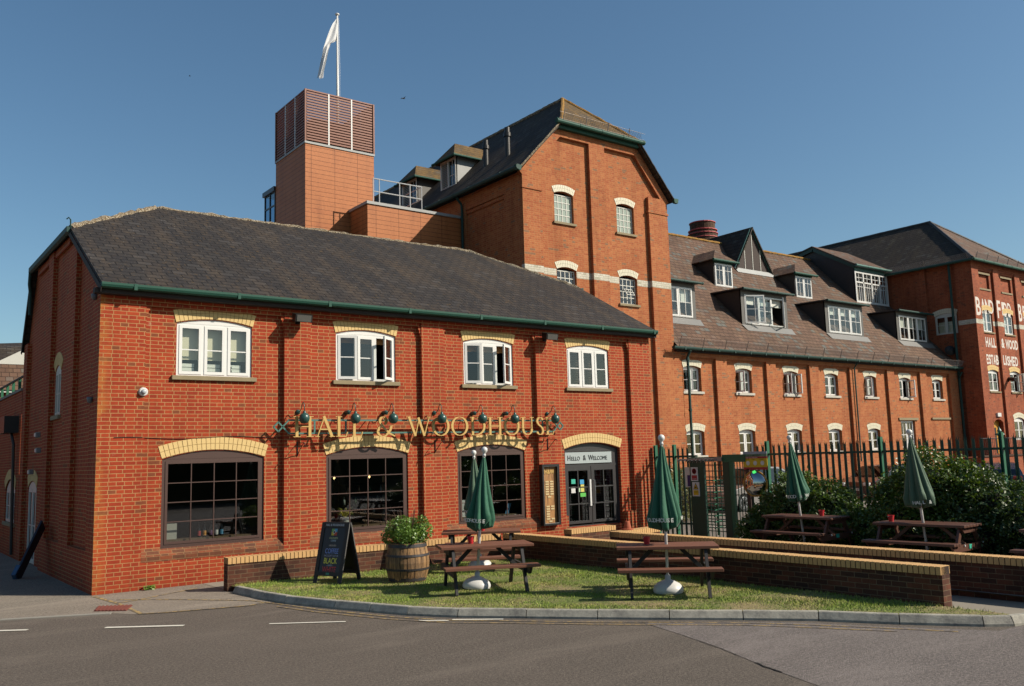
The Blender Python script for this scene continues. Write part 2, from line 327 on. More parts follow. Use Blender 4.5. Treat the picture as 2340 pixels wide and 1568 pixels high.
def text(name, body, size, F, u, z, d, mat, parent=None, ext=0.004, off=0.0, align='LEFT', sx=1.0, shear=0.0):
    cu = bpy.data.curves.new(name, 'FONT'); cu.body = body; cu.size = size; cu.extrude = ext; cu.offset = off; cu.align_x = align; cu.shear = shear; cu.resolution_u = 3
    o = bpy.data.objects.new(name, cu); COL.objects.link(o)
    me = bpy.data.meshes.new_from_object(o); bpy.data.objects.remove(o); bpy.data.curves.remove(cu)
    for v in me.vertices:
        x, y, zz = v.co; v.co = F(u+x*sx, d-zz, z+y)
    me.materials.clear(); me.materials.append(mat); me.name = name
    o = bpy.data.objects.new(name, me); COL.objects.link(o)
    if parent: setpar(o, parent)
    return o

# ------------------------------------------------------------------ windows and arches
def arcpts(u0, u1, zs, rise, n=10):
    if rise <= 0: return [(u1, zs), (u0, zs)]
    w = (u1-u0)/2; Rr = (w*w+rise*rise)/(2*rise); cz = zs+rise-Rr; cu = (u0+u1)/2; a = math.asin(w/Rr)
    return [(cu+Rr*math.sin(a-2*a*i/n), cz+Rr*math.cos(a-2*a*i/n)) for i in range(n+1)]
def opening(u0, u1, z0, zs, rise): return [(u0, z0), (u1, z0)]+arcpts(u0, u1, zs, rise)
def arch(F, u0, u1, zs, rise, t, d, parent, mats, nb, rings=2, ext=0.0, depth=0.1):
    w = (u1-u0)/2; Rr = (w*w+rise*rise)/(2*rise); cz = zs+rise-Rr; cu = (u0+u1)/2; a = math.asin(w/Rr)
    m = MB(); m.cur = 1; g = 0.005
    P = lambda r, th, dd: F(cu+r*math.sin(th), dd, cz+r*math.cos(th))
    K = 14
    for k in range(K):
        a0 = -a+2*a*k/K; a1 = -a+2*a*(k+1)/K
        m.hexa([P(Rr, a0, d-.004), P(Rr, a1, d-.004), P(Rr, a1, d+depth), P(Rr, a0, d+depth), P(Rr+t, a0, d-.004), P(Rr+t, a1, d-.004), P(Rr+t, a1, d+depth), P(Rr+t, a0, d+depth)])
    m.cur = 0; da = g/Rr
    for r in range(rings):
        r0 = Rr+t*r/rings+g*0.7; r1 = Rr+t*(r+1)/rings-g*0.7
        for k in range(nb):
            a0 = -a+2*a*k/nb+da; a1 = -a+2*a*(k+1)/nb-da; j = random.uniform(-.002, .002)
            m.hexa([P(r0, a0, d-.012+j), P(r0, a1, d-.012+j), P(r0, a1, d+.02), P(r0, a0, d+.02), P(r1, a0, d-.012+j), P(r1, a1, d-.012+j), P(r1, a1, d+.02), P(r1, a0, d+.02)])
    return m.build('window_arch', mats, parent)
def rectframe(m, F, u0, u1, z0, z1, d0, d1, t, tb=None):
    tb = tb or t
    m.fbox(F, u0, u0+t, d0, d1, z0, z1); m.fbox(F, u1-t, u1, d0, d1, z0, z1)
    m.fbox(F, u0+t, u1-t, d0, d1, z0, z0+tb); m.fbox(F, u0+t, u1-t, d0, d1, z1-t, z1)
def sash(F, u0, u1, z0, z1, d, par, mat, gmat, nx=1, nz=2, st=0.055, bar=0.022, ang=0, hinge='L', th=0.04, split=None, pane=True):
    """casement; ang opens it outward about its hinge"""
    if ang:
        h = u0 if hinge == 'L' else u1; c, s_ = math.cos(ang), math.sin(ang); sg = 1 if hinge == 'L' else -1
        def G(u, dd, z):
            x = u-h; y = dd-d; return F(h+x*c+sg*y*s_, d-sg*x*s_+y*c, z)
    else: G = F
    m = MB(); rectframe(m, G, u0, u1, z0, z1, d, d+th, st)
    iu0, iu1, iz0, iz1 = u0+st, u1-st, z0+st, z1-st
    for i in range(1, nx): x = iu0+(iu1-iu0)*i/nx; m.fbox(G, x-bar/2, x+bar/2, d+.005, d+th-.005, iz0, iz1)
    zs = [iz0+(iz1-iz0)*i/nz for i in range(1, nz)] if split is None else [iz0+(iz1-iz0)*split]
    for z in zs: m.fbox(G, iu0, iu1, d+.007, d+th-.007, z-bar/2, z+bar/2)
    o = m.build('sash', mat, par)
    if pane:
        g = MB(); g.quad(G(iu0-.01, d+th/2, iz0-.01), G(iu1+.01, d+th/2, iz0-.01), G(iu1+.01, d+th/2, iz1+.01), G(iu0-.01, d+th/2, iz1+.01)); g.build('pane', gmat, par, recalc=False)
    return o
def window(F, bld, u0, u1, z0, zs, rise, d, fmat, gmat, n=3, nx=1, nz=2, ft=0.06, st=0.05, sill=None, opens=(), blind=None, bar=0.022, split=None, label=None, tym=True, mull=0.0):
    m = MB(); rectframe(m, F, u0, u1, z0, zs, d, d+.09, ft)
    if rise > 0 and tym:
        m.prism([F(u, d-.004, z) for u, z in ([(u0, zs-.0), (u1, zs-.0)]+arcpts(u0, u1, zs, rise)[1:-1])], F(0, .07, 0)-F(0, 0, 0))
    W_ = (u1-u0-2*ft)/n
    for i in range(1, n): x = u0+ft+W_*i; m.fbox(F, x-.02-mull/2, x+.02+mull/2, d, d+.09, z0+ft, zs-ft)
    fr = m.build('window', fmat, bld)
    if label: fr['label'] = label
    for i in range(n):
        a = [q for q in opens if q[0] == i]; a0 = u0+ft+W_*i+(.012+mull/2 if i else 0); a1 = u0+ft+W_*(i+1)-(.012+mull/2 if i < n-1 else 0)
        sash(F, a0, a1, z0+ft*.6, zs-ft*.6, d-.012, fr, fmat, gmat, nx, nz, st, bar, a[0][1] if a else 0, a[0][2] if a else 'L', split=split)
    if sill:
        s_ = MB(); s_.fbox(F, u0-sill[0], u1+sill[0], d-sill[1], d+.1, z0-sill[2], z0-.001); s_.build('sill', SILW if bld.name == 'maltings_range' else STON, fr, bevel=0.008)
    if blind:
        for (bu0, bu1, bz0, bz1, bm_, slats) in blind:
            b = MB()
            if slats:
                k = int((bz1-bz0)/slats)
                for i in range(k): z = bz0+slats*i; b.hexa([F(bu0, d+.16, z), F(bu1, d+.16, z), F(bu1, d+.20, z+.02), F(bu0, d+.20, z+.02), F(bu0, d+.16, z+.006), F(bu1, d+.16, z+.006), F(bu1, d+.20, z+.026), F(bu0, d+.20, z+.026)])
            else: b.fbox(F, bu0, bu1, d+.15, d+.16, bz0, bz1)
            b.build('blind', bm_, fr)
    return fr

# ================================================================== SETTING
def road_mat(name, base, var, seam=False):
    s = N(name); P = s.obj()
    g = s.noise(P, 55, 3, 0.8); g2 = s.noise(P, 150, 2, 0.7); l = s.noise(P, 0.35, 4, 0.6, 0.4); l2 = s.noise(P, 1.6, 5, 0.7)
    col = s.mix(s.ramp(g, (0.3, 0.0), (0.7, 1.0)), tuple(a*(1-var) for a in base), tuple(a*(1+var) for a in base))
    col = s.mix(s.math('MULTIPLY', s.ramp(g2, (0.64, 0.0), (0.69, 1.0)), 0.7), col, (0.30, 0.26, 0.20))
    g3 = s.noise(P, 28, 3, 0.8); col = s.mix(0.5, col, s.ramp(g3, (0.40, 0.35), (0.60, 1.65)), 'MULTIPLY')
    mpr = s.n('ShaderNodeMapping'); s.set(mpr.inputs[0], P); mpr.inputs['Rotation'].default_value = (0, 0, 0.65); mpr.inputs['Scale'].default_value = (0.25, 1.3, 1); stq = s.noise(mpr.outputs[0], 1.0, 5, 0.7, 0.6)
    col = s.mix(s.math('MULTIPLY', s.ramp(stq, (0.5, 0.0), (0.66, 1.0)), 0.45), col, tuple(a*1.75 for a in base)); col = s.mix(s.math('MULTIPLY', s.ramp(l, (0.4, 0.0), (0.65, 1.0)), 0.3), col, tuple(a*1.4 for a in base))
    col = s.mix(s.math('MULTIPLY', s.ramp(l2, (0.5, 0.0), (0.75, 1.0)), 0.3), col, tuple(a*0.7 for a in base))
    s.set(s.b.inputs['Base Color'], col); s.b.inputs['Roughness'].default_value = 0.9; s.b.inputs['Specular IOR Level'].default_value = 0.3
    s.bump(s.math('ADD', g, s.math('MULTIPLY', g2, 0.6)), 0.9, 0.012); return s.m
ROAD = road_mat('road_asphalt', (0.094, 0.078, 0.064), 0.6); ROADL = road_mat('patch_asphalt', (0.125, 0.108, 0.10), 0.5)
PAVE = road_mat('pavement_asphalt', (0.18, 0.154, 0.124), 0.28); YARD = road_mat('yard_asphalt', (0.13, 0.118, 0.104), 0.25)
def flat(name, pts, z, mat, th=None):
    m = MB()
    tr = tessellate_polygon([[Vector((x, y, 0)) for x, y in pts]]); n = 0
    m.v = [(x, y, z) for x, y in pts]; m.f = [tuple(t) for t in tr]; m.mi = [0]*len(tr)
    o = m.build(name, mat, recalc=False)
    bm = bmesh.new(); bm.from_mesh(o.data)
    for f in bm.faces:
        if f.normal.z < 0: f.normal_flip()
    bm.to_mesh(o.data); bm.free(); return o
struct(flat('road', [(-400, -400), (400, -400), (400, 400), (-400, 400)], 0.0, ROAD))
KERB = [(1.96, -1.75), (2.02, -2.5), (2.05, -2.95), (2.16, -3.6), (2.51, -4.7), (3.03, -6.07), (3.45, -6.77), (4.1, -7.54), (4.75, -8.32), (5.4, -9.06), (6.06, -9.78), (6.68, -10.52), (7.17, -11.37), (7.73, -12.16), (8.0, -12.4), (8.35, -12.5), (8.7, -12.42)]
struct(flat('pavement', [(-30, 12), (-30, 4), (-1.7, -1.62), (-0.2, -2.4), (0.0, -2.72), (0.3, -2.95), (1.67, -3.37), (2.1, -3.3), (2.6, -1.2), (2.6, 12)], 0.004, PAVE))
struct(flat('road_patch', [(5.02, -8.9), (4.78, -9.8), (4.52, -10.64), (4.3, -11.2), (4.13, -11.61), (3.87, -12.42), (3.0, -15.5), (2.0, -22), (60, -60), (60, -20), (8.9, -12.5), (7.6, -12.4), (6.9, -11.3), (6.4, -10.4), (5.8, -9.7)], 0.004, ROADL))
struct(flat('yard', [(14.6, -40), (80, -40), (80, 60), (8.6, 60), (8.6, 14), (14.6, 12)], 0.006, YARD))
def marking(name, pts, mat, wd):
    m = MB()
    for a, b in zip(pts[:-1], pts[1:]):
        a = Vector((*a, 0.01)); b = Vector((*b, 0.01)); t = (b-a).normalized(); s = Vector((-t.y, t.x, 0))*wd/2
        m.quad(a-s, b-s, b+s, a+s)
    return struct(m.build(name, mat, recalc=False))
def worn(name, c, cut):
    s = N(name); n = s.noise(s.obj(), 9, 6, 0.8); g = s.noise(s.obj(), 55, 3, 0.8)
    s.set(s.b.inputs['Base Color'], s.mix(s.ramp(s.math('ADD', n, s.math('MULTIPLY', g, 0.25)), (cut, 0.0), (cut+0.06, 1.0)), lin(c), (0.10, 0.084, 0.07))); s.b.inputs['Roughness'].default_value = 0.85; return s.m
WMK = worn('white_marking', (226, 222, 208), 0.76); YMK = worn('yellow_marking', (186, 156, 92), 0.585)
for k, (a, b) in enumerate((((-0.59, -3.72), (0.31, -4.42)), ((-2.4, -2.36), (-1.48, -3.05)), ((1.26, -5.22), (2.13, -5.88)), ((2.91, -6.58), (3.22, -6.9)), ((3.29, -6.88), (3.82, -7.38)))):
    marking('road_marking', [a, b], WMK, 0.09 if k < 2 else 0.06)
for pts, wd in (([(0, -.19), (.06, -.75), (.12, -1.38), (.12, -2.1), (.13, -2.85)], .07), ([(.12, -1.38), (.52, -1.24), (1.1, -.9), (1.74, -.56)], .05), ([(.21, -.94), (1.0, -1.75), (1.86, -2.87)], .05),
                ([(.13, -2.85), (.5, -3.03), (1.67, -3.37), (1.95, -3.25)], .05), ([(1.86, -2.87), (2.05, -3.5), (2.3, -4.6), (2.8, -6.05), (3.25, -6.9), (3.9, -7.65), (4.55, -8.45), (5.9, -9.93), (6.43, -10.72), (6.85, -11.45), (7.2, -12.1)], .034),
                ([(1.95, -3.8), (2.17, -4.75), (2.65, -6.1), (3.1, -6.98), (3.78, -7.75), (4.43, -8.55), (5.78, -10.03), (6.3, -10.85), (6.72, -11.6)], .034)):
    marking('road_marking', pts, YMK, wd)
CRK = worn('tar_seam', (46, 42, 38), 0.62)
random.seed(5); sp_ = [(5.02, -8.9), (4.78, -9.8), (4.52, -10.64), (4.3, -11.2), (4.13, -11.61), (3.87, -12.42), (3.6, -13.2)]; q_ = []
for (a0, b0), (a1, b1) in zip(sp_[:-1], sp_[1:]):
    for i in range(9): q_.append((a0+(a1-a0)*i/9+random.uniform(-.014, .014), b0+(b1-b0)*i/9))
marking('road_seam', q_[14:26], CRK, .007); marking('road_seam', q_[32:40], CRK, .022)
random.seed(7)
# flush stone edging at the left
m = MB(); m.beam((-1.66, -1.73, .0), (-0.22, -2.42, .0), .12, .03); m.beam((-3.6, -0.8, .0), (-1.70, -1.71, .0), .12, .03); struct(m.build('edging', CONC))
# kerb stones along the lawn
def offs(pts, d):
    out = []
    for i, p in enumerate(pts):
        a = Vector(pts[max(i-1, 0)]); b = Vector(pts[min(i+1, len(pts)-1)]); t = (b-a).normalized(); out.append((p[0]-t.y*d, p[1]+t.x*d))
    return out
KIN = offs(KERB, 0.13)
s = N('kerb_stone'); f = s.noise(s.obj(), 4, 6, 0.75); g = s.noise(s.obj(), 30, 4, 0.7)
c_ = s.mix(s.ramp(f, (0.42, 0.0), (0.68, 1.0)), lin((178, 174, 160)), lin((124, 121, 114))); c_ = s.mix(s.ramp(g, (0.6, 0.0), (0.68, 0.7)), c_, lin((190, 186, 172)))
s.set(s.b.inputs['Base Color'], c_); s.b.inputs['Roughness'].default_value = 0.9; s.bump(g, 0.5, 0.01); KSTN = s.m
m = MB()
for i in range(len(KERB)-1):
    a, b, c, d = [Vector((*q, 0)) for q in (KERB[i], KERB[i+1], KIN[i+1], KIN[i])]
    n = max(1, round((b-a).length/0.92))
    for k in range(n):
        f0, f1 = k/n, (k+1)/n; gp = 0.006/(b-a).length
        p0 = a.lerp(b, f0+gp); p1 = a.lerp(b, f1-gp); q0 = d.lerp(c, f0+gp); q1 = d.lerp(c, f1-gp)
        j = random.uniform(-.004, .004); ch = 0.25
        T = lambda p, z: (p.x, p.y, z)
        m.hexa([T(p0, -.05), T(p1, -.05), T(q1, -.05), T(q0, -.05), T(p0, .03), T(p1, .03), T(q1, .03), T(q0, .03)])
        m.hexa([T(p0, .0301), T(p1, .0301), T(q1, .0301), T(q0, .0301), T(p0.lerp(q0, .34), .112+j), T(p1.lerp(q1, .34), .112+j), T(q1, .112+j), T(q0, .112+j)]); m.hexa([T(p0.lerp(q0, .34), .1121+j), T(p1.lerp(q1, .34), .1121+j), T(q1, .1121+j), T(q0, .1121+j), T(p0.lerp(q0, .42), .122+j), T(p1.lerp(q1, .42), .122+j), T(q1, .122+j), T(q0, .122+j)])
struct(m.build('kerb', KSTN))
# lawn soil and grass
LAWN = KIN[:-2]+[(8.25, -12.35), (8.26, -11.4), (7.96, -1.55), (2.0, -1.5)]
s = N('lawn_soil'); P = s.obj(); n1 = s.noise(P, 1.3, 5, 0.65); n2 = s.noise(P, 20, 4, 0.7)
c_ = s.mix(s.ramp(n1, (0.42, 0.0), (0.62, 1.0)), (0.10, 0.13, 0.022), (0.22, 0.17, 0.08)); c_ = s.mix(0.5, c_, s.ramp(n2, (0.3, 0.4), (0.7, 1.3)), 'MULTIPLY')
s.set(s.b.inputs['Base Color'], c_); s.b.inputs['Roughness'].default_value = 1; s.bump(n2, 1, 0.03); SOIL = s.m
def inpoly(x, y, P):
    c = np.zeros(len(x), bool); j = len(P)-1
    for i in range(len(P)):
        xi, yi = P[i]; xj, yj = P[j]; m_ = ((yi > y) != (yj > y)) & (x < (xj-xi)*(y-yi)/(yj-yi+1e-12)+xi); c ^= m_; j = i
    return c
struct(flat('lawn', LAWN, 0.10, SOIL))
s = N('grass_blade'); P = s.obj(); n1 = s.noise(P, 1.3, 5, 0.65); n3 = s.noise(P, 60, 1, 0.5); hue = s.noise(P, 4.5, 3, 0.6)
c_ = s.mix(s.ramp(n1, (0.46, 0.0), (0.70, 1.0)), (0.18, 0.26, 0.026), (0.38, 0.34, 0.11)); c_ = s.mix(s.ramp(hue, (0.45, 0.0), (0.62, 0.75)), c_, (0.10, 0.18, 0.022)); c_ = s.mix(s.ramp(n3, (0.55, 0.0), (0.65, 0.7)), c_, (0.42, 0.34, 0.16))
s.set(s.b.inputs['Base Color'], c_); s.b.inputs['Roughness'].default_value = 0.7
s.b.inputs['Specular IOR Level'].default_value = 0.3; GRAS = s.m
n = 170000; x = rng.uniform(1.9, 8.4, n); y = rng.uniform(-12.5, -1.4, n); k = inpoly(x, y, LAWN)
patch = np.sin(x*2.1+np.sin(y*1.7)*1.5)*np.sin(y*1.9+x*0.7)+0.6*np.sin(x*5.3+y*3.1); k &= (rng.uniform(0, 1, n) < np.clip(0.80+0.35*patch, 0.25, 1))
bare = np.hypot(x-8.1, y+12.0) < 0.7; k &= ~(bare & (rng.uniform(0, 1, n) < 0.7)); x, y, patch = x[k], y[k], patch[k]; n = len(x)
h = rng.uniform(0.010, 0.028, n)*(1+0.35*patch); tall = rng.uniform(0, 1, n) < 0.012; h[tall] *= 2.2
edge = np.minimum(abs(y+1.55), abs(x-(7.96-(y+1.5)*0.03))) < 0.14; h[edge] *= 1.7
a = rng.uniform(0, 2*np.pi, n); wd = rng.uniform(0.0025, 0.0055, n)*1.3; ln = rng.uniform(0, 0.8, n)*h; la = rng.uniform(0, 2*np.pi, n)
co = np.empty((n, 3, 3)); ca, sa = np.cos(a)*wd, np.sin(a)*wd
co[:, 0] = np.stack([x-ca, y-sa, np.full(n, .098)], 1); co[:, 1] = np.stack([x+ca, y+sa, np.full(n, .098)], 1); co[:, 2] = np.stack([x+np.cos(la)*ln, y+np.sin(la)*ln, .1+h], 1)
def fastmesh(name, co, mat, parent=None):      # co: (n,k,3)
    n, k = co.shape[:2]; me = bpy.data.meshes.new(name); me.vertices.add(n*k); me.vertices.foreach_set('co', co.ravel())
    me.loops.add(n*k); me.loops.foreach_set('vertex_index', np.arange(n*k, dtype=np.int32)); me.polygons.add(n)
    me.polygons.foreach_set('loop_start', np.arange(0, n*k, k, dtype=np.int32)); me.polygons.foreach_set('loop_total', np.full(n, k, dtype=np.int32))
    me.update(calc_edges=True); me.materials.append(mat); o = bpy.data.objects.new(name, me); COL.objects.link(o)
    if parent: setpar(o, parent)
    return o
tag(fastmesh('grass', co, GRAS), 'short patchy green and straw coloured grass on the lawn', 'grass', kind='stuff')
# path between the low walls and the terrace by the door
struct(flat('path', [(8.25, -12.4), (8.6, -12.6), (11, -12.8), (9.6, -10.5), (9.6, -3.2), (14.55, -3.2), (14.55, 0), (2.0, 0), (2.0, -1.3), (8.15, -1.3)], 0.008, plain('path_concrete', (146, 138, 124), 0.9, var=0.15, vs=2, bump=0.2)))
struct(flat('patio', [(9.72, -14), (14.85, -14), (14.85, -3.25), (9.72, -3.25)], 0.10, PAVE))

# ================================================================== PUB
pub = thing('pub_building', 'long two storey red brick pub with dark slate roof, nearest building', 'building', (7.3, 0, 0))
FP = FR(0, 0, 1, 0, 0, 1)
L_, H_, DP = 14.6, 5.6, 8.8; D = 0.11
UW = [(1.44, 2.97), (4.88, 6.38), (8.27, 9.78), (11.59, 13.09)]; LW = [(1.21, 3.25), (4.64, 6.67), (8.03, 10.06)]
holes = [opening(a, b, 4.06, 5.11, 0.1) for a, b in UW]+[opening(a, b, 0.75, 2.42, 0.16) for a, b in LW]+[opening(11.38, 13.38, 0.41, 2.43, 0.16)]
m = MB(); m.poly(FP, [(0, 0), (L_, 0), (L_, H_), (0, H_)], holes, D)
for h in holes: m.strip(FP, h, D, D+.12)
PIL = [(0, 0.83), (3.64, 4.22), (7.02, 7.63), (10.44, 11.01), (13.79, L_)]
for a, b in PIL: m.fbox(FP, a, b, 0, D+.02, 0, H_-.02)
PAN = [(0.83, 3.64), (4.22, 7.02), (7.63, 10.44), (11.01, 13.79)]
for a, b in PAN:
    m.fbox(FP, a, b, .001, D+.02, H_-.13, H_-.02); m.fbox(FP, a, b, .05, D+.02, H_-.21, H_-.131)
    if a < 11: m.hexa([FP(a, .001, 0), FP(b, .001, 0), FP(b, D+.02, 0), FP(a, D+.02, 0), FP(a, .001, .50), FP(b, .001, .50), FP(b, D+.02, .50), FP(a, D+.02, .50)])
m.fbox(FP, 11.01, 11.36, .001, D+.02, 0, .72); m.fbox(FP, 13.40, 13.79, .001, D+.02, 0, .72)
for a, b in PAN:      # corbelled shoulders beside each pilaster head
    for k in range(3):
        o_ = .07*(3-k)/3
        m.fbox(FP, a-.001, a+o_, .02, D+.02, H_-.30-.075*k, H_-.226-.075*k if k else H_-.211)
        m.fbox(FP, b-o_, b+.001, .02, D+.02, H_-.30-.075*k, H_-.226-.075*k if k else H_-.211)
m_main = m
for a, b in PAN[:3]:
    m = MB(); m.hexa([FP(a, -.002, .501), FP(b, -.002, .501), FP(b, D+.02, .501), FP(a, D+.02, .501), FP(a, -.002, .60), FP(b, -.002, .60), FP(b, D-.01, .74), FP(a, D-.01, .74)]); m.build('plinth', PLNB, pub)
m = m_main
# side walls: left gable (x=0) with pilasters, right gable, back
FL = FR(0, 0, 0, 1, 1, 0)
gab = [(0.001, 0), (DP, 0), (DP, 5.5), (7.9, 7.45), (3.0, 7.45), (0.001, 5.85)]
m.poly(FL, gab, [opening(4.16, 4.84, 3.5, 4.50, .14), opening(6.75, 7.95, 0.0, 1.85, .16)], .1)
for h in (opening(4.16, 4.84, 3.5, 4.50, .14), opening(6.75, 7.95, 0.0, 1.85, .16)): m.strip(FL, h, .1, .22)
for a, b, zt in ((0.1315, .65, 5.72), (2.35, 3.3, 7.03), (5.0, 5.6, 7.4), (8.3, DP, 5.6)): m.fbox(FL, a, b, 0, .12, 0, zt)
m.fbox(FL, .65, 2.35, 0.001, .12, 0, .75); m.fbox(FL, 3.3, 5.0, 0.001, .12, 0, .75)
m.fbox(FL, 3.3, 5.0, .03, .12, 7.22, 7.4); m.fbox(FL, 5.6, 7.3, .03, .12, 7.22, 7.4)
FRt = FR(L_, 0, 0, 1, -1, 0); m.poly(FRt, gab, [], 0)
m.quad((0, DP, 0), (L_, DP, 0), (L_, DP, 5.6), (0, DP, 5.6))
m.build('wall', PUBR, pub, recalc=False)
# roof
EZ = 5.74; RZ = 8.9; ry = 5.43
m = MB()
fa, fb = (-.04, -.28, EZ-.06), (L_+.06, -.28, EZ-.06); ga, gb = (-.04, 2.98, 7.5), (L_+.06, 2.98, 7.5); ra, rb = (2.38, ry, RZ), (12.12, ry, RZ)
ga2, gb2 = (-.04, 7.80, 7.5), (L_+.06, 7.80, 7.5); ba, bb = (-.04, 9.0, 5.45), (L_+.06, 9.0, 5.45)
m.quad(fa, fb, gb, rb, ra, ga); m.quad(ga, ra, ga2); m.quad(gb, gb2, rb); m.quad(ra, rb, gb2, bb, ba, ga2)
rf = m.build('roof', SLP, pub, recalc=False)
sd = rf.modifiers.new('s', 'SOLIDIFY'); sd.thickness = 0.06; sd.offset = 0
def ridge(pts, parent, mat, r=0.11, name='ridge', jit=0.02, step=0.16, flat_=0.6):
    m = MB(); prev = None
    for a, b in zip(pts[:-1], pts[1:]):
        a = Vector(a); b = Vector(b); n = max(2, int((b-a).length/step)); P = [a.lerp(b, i/n)+Vector((random.uniform(-jit, jit), random.uniform(-jit, jit), random.uniform(-jit, jit))) for i in range(n+1)]
        m.tube(P, [r*random.uniform(1-jit*6, 1+jit*6) for _ in P], 7)
    return m.build(name, mat, parent)
ridge([ga, ra], rf, LICH, .085, jit=.03); ridge([ra, rb], rf, LICH, .07, jit=.025); ridge([rb, gb], rf, LICH, .075, jit=.025); ridge([ra, ga2], rf, LICH, .09)
m = MB(); m.fbox(FP, -.14, L_+.15, -.17, .0, EZ-.2, EZ-.1); m.fbox(FP, 0.0, L_, -.1, .1, EZ-.17, EZ-.08); m.build('fascia', SOFF, pub)
def gutter(x0, x1, y, z, r, mat, parent, brk=2.0, name='gutter', axis='x', c=0):
    m = MB(); F = (lambda u, d, zz: Vector((u, y+d, zz))) if axis == 'x' else (lambda u, d, zz: Vector((y+d, u, zz)))
    pr = [(-r, z+r*.55), (-r*1.0, z), (-r*.75, z-r*.55), (-r*.3, z-r*.85), (r*.4, z-r*.85), (r, z-r*.3), (r, z+r*.45), (r*.8, z+r*.45), (-r*.8, z+r*.42)]
    m.prism([F(x0, a, b) for a, b in pr], F(x1, 0, 0)-F(x0, 0, 0)); k = x0+.6
    while k < x1: m.fbox(F, k-.03, k+.03, -r-.008, r, z-r*.9-.006, z+r*.55+.006); k += brk
    return m.build(name, mat, parent)
gutter(-.05, L_+.10, -.23, EZ-.05, .075, GRN, pub)
m = MB(); F2 = lambda u, d, z: Vector((-.02-d*.8, u, z)); pr = [(0, 7.5), (.12, 7.52), (.12, 7.40), (.06, 7.36), (0, 7.38)]
m.prism([F2(2.90, a, b) for a, b in pr], (0, 4.95, 0)); m.build('gutter', PIPE, pub); m = MB(); m.prism([Vector((L_+.06+a, 2.9, b)) for a, b in pr], (0, .9, 0)); m.build('gutter', PIPE, pub)
m = MB(); m.tube([(-.08, 7.8, 7.4), (-.08, 7.86, 7.1), (-.04, 7.95, 6.9), (-.03, 7.95, 6.3)], .04, 8); m.build('downpipe', PIPE, pub)
for a_, b_ in (((-.05, -.25, EZ-.14), (-.05, 3.0, 7.40)), ((-.05, 7.8, 7.4), (-.05, 8.95, 5.4)), ((L_+.065, -.25, EZ-.14), (L_+.065, 3.0, 7.40))):
    m = MB(); m.beam(a_, b_, .02, .11); m.build('bargeboard', SOFF, pub)
m = MB(); m.tube([(-.04, 2.9, 7.5), (-.05, 2.88, 7.66), (-.09, 2.86, 7.7), (-.13, 2.88, 7.66)], .015, 6); m.build('finial', PIPE, pub)
# windows
cb = [(1.50, 2.91, 4.40, 5.08, BLINDC, 0)]
window(FP, pub, 1.44, 2.97, 4.06, 5.11, .1, D+.03, WHT, GLS, ft=.055, st=.06, sill=(.09, .09, .09), mull=.03, blind=cb)
window(FP, pub, 4.88, 6.38, 4.06, 5.11, .1, D+.03, WHT, GLS, ft=.055, st=.06, sill=(.09, .09, .09), mull=.03, opens=((0, R(14), 'L'), (2, R(36), 'R')), blind=[(4.95, 6.3, 4.93, 5.06, CURT, 0)])
window(FP, pub, 8.27, 9.78, 4.06, 5.11, .1, D+.03, WHT, GLS, ft=.055, st=.06, sill=(.09, .09, .09), mull=.03, opens=((0, R(18), 'L'), (2, R(32), 'R')), blind=[(8.34, 9.7, 4.9, 5.06, CURT, 0)])
window(FP, pub, 11.59, 13.09, 4.06, 5.11, .1, D+.03, WHT, GLS, ft=.055, st=.06, sill=(.09, .09, .09), mull=.03, blind=[(11.65, 13.03, 4.1, 5.05, BLINDD, .065)])
for a, b in UW: arch(FP, a-.02, b+.02, 5.12, .1, .25, D, pub, [BUFF, MORT], 19)
for a, b in LW:
    wf = window(FP, pub, a, b, .75, 2.42, .16, D+.03, BRWN, GLSP, n=1, nx=4, nz=4, ft=.07, st=.05, bar=.018)
    sl_ = MB(); sl_.fbox(FP, a, b, D-.02, D+.1, .72, .75); sl_.build('sill', BRWN, wf)
    arch(FP, a-.01, b+.01, 2.43, .16, .25, D, pub, [BUFF, MORT], 24)
arch(FP, 11.37, 13.39, 2.44, .16, .25, D, pub, [BUFF, MORT], 24)
# door
m = MB(); rectframe(m, FP, 11.38, 13.38, .41, 2.43, D+.10, D+.2, .07); m.prism([FP(u, D+.1, z) for u, z in ([(11.38, 2.432), (13.38, 2.432)]+arcpts(11.38, 13.38, 2.43, .16)[1:-1])], (0, .06, 0))
m.fbox(FP, 11.45, 13.31, D+.1, D+.18, 2.0-.03, 2.03); m.fbox(FP, 13.14, 13.31, D+.11, D+.16, 2.03, 2.36)
door = m.build('door', CHAR, pub); door['label'] = 'charcoal glazed double entrance door'
for a, b in ((11.46, 12.36), (12.38, 13.28)): sash(FP, a, b, .44, 1.97, D+.1, door, CHAR, GLSP, nx=2, nz=3, st=.11, bar=.03, th=.05)
m = MB(); m.fbox(FP, 12.29, 12.345, D+.07, D+.095, .92, 1.62); m.build('push_plate', PLW, door)
m = MB(); m.tube([FP(12.44, D+.1, .98), FP(12.44, D+.04, .98), FP(12.44, D+.03, 1.3), FP(12.44, D+.04, 1.6), FP(12.44, D+.1, 1.6)], .012, 8); m.build('handle', STEEL, door)
SGN = plain('sign_panel', (176, 186, 186), 0.5, var=.03)
m = MB(); m.fbox(FP, 11.46, 13.12, D+.075, D+.1, 2.05, 2.345); sg = m.build('sign_panel', SGN, door)
for body, u_, sz_ in (('H', 11.53, .20), ('ELLO', 11.665, .15), ('&', 12.08, .20), ('W', 12.27, .20), ('ELCOME', 12.445, .15)): text('lettering', body, sz_, FP, u_, 2.13, D+.069, BLK, sg, .002, .0, sx=.9 if sz_ < .2 else .85)
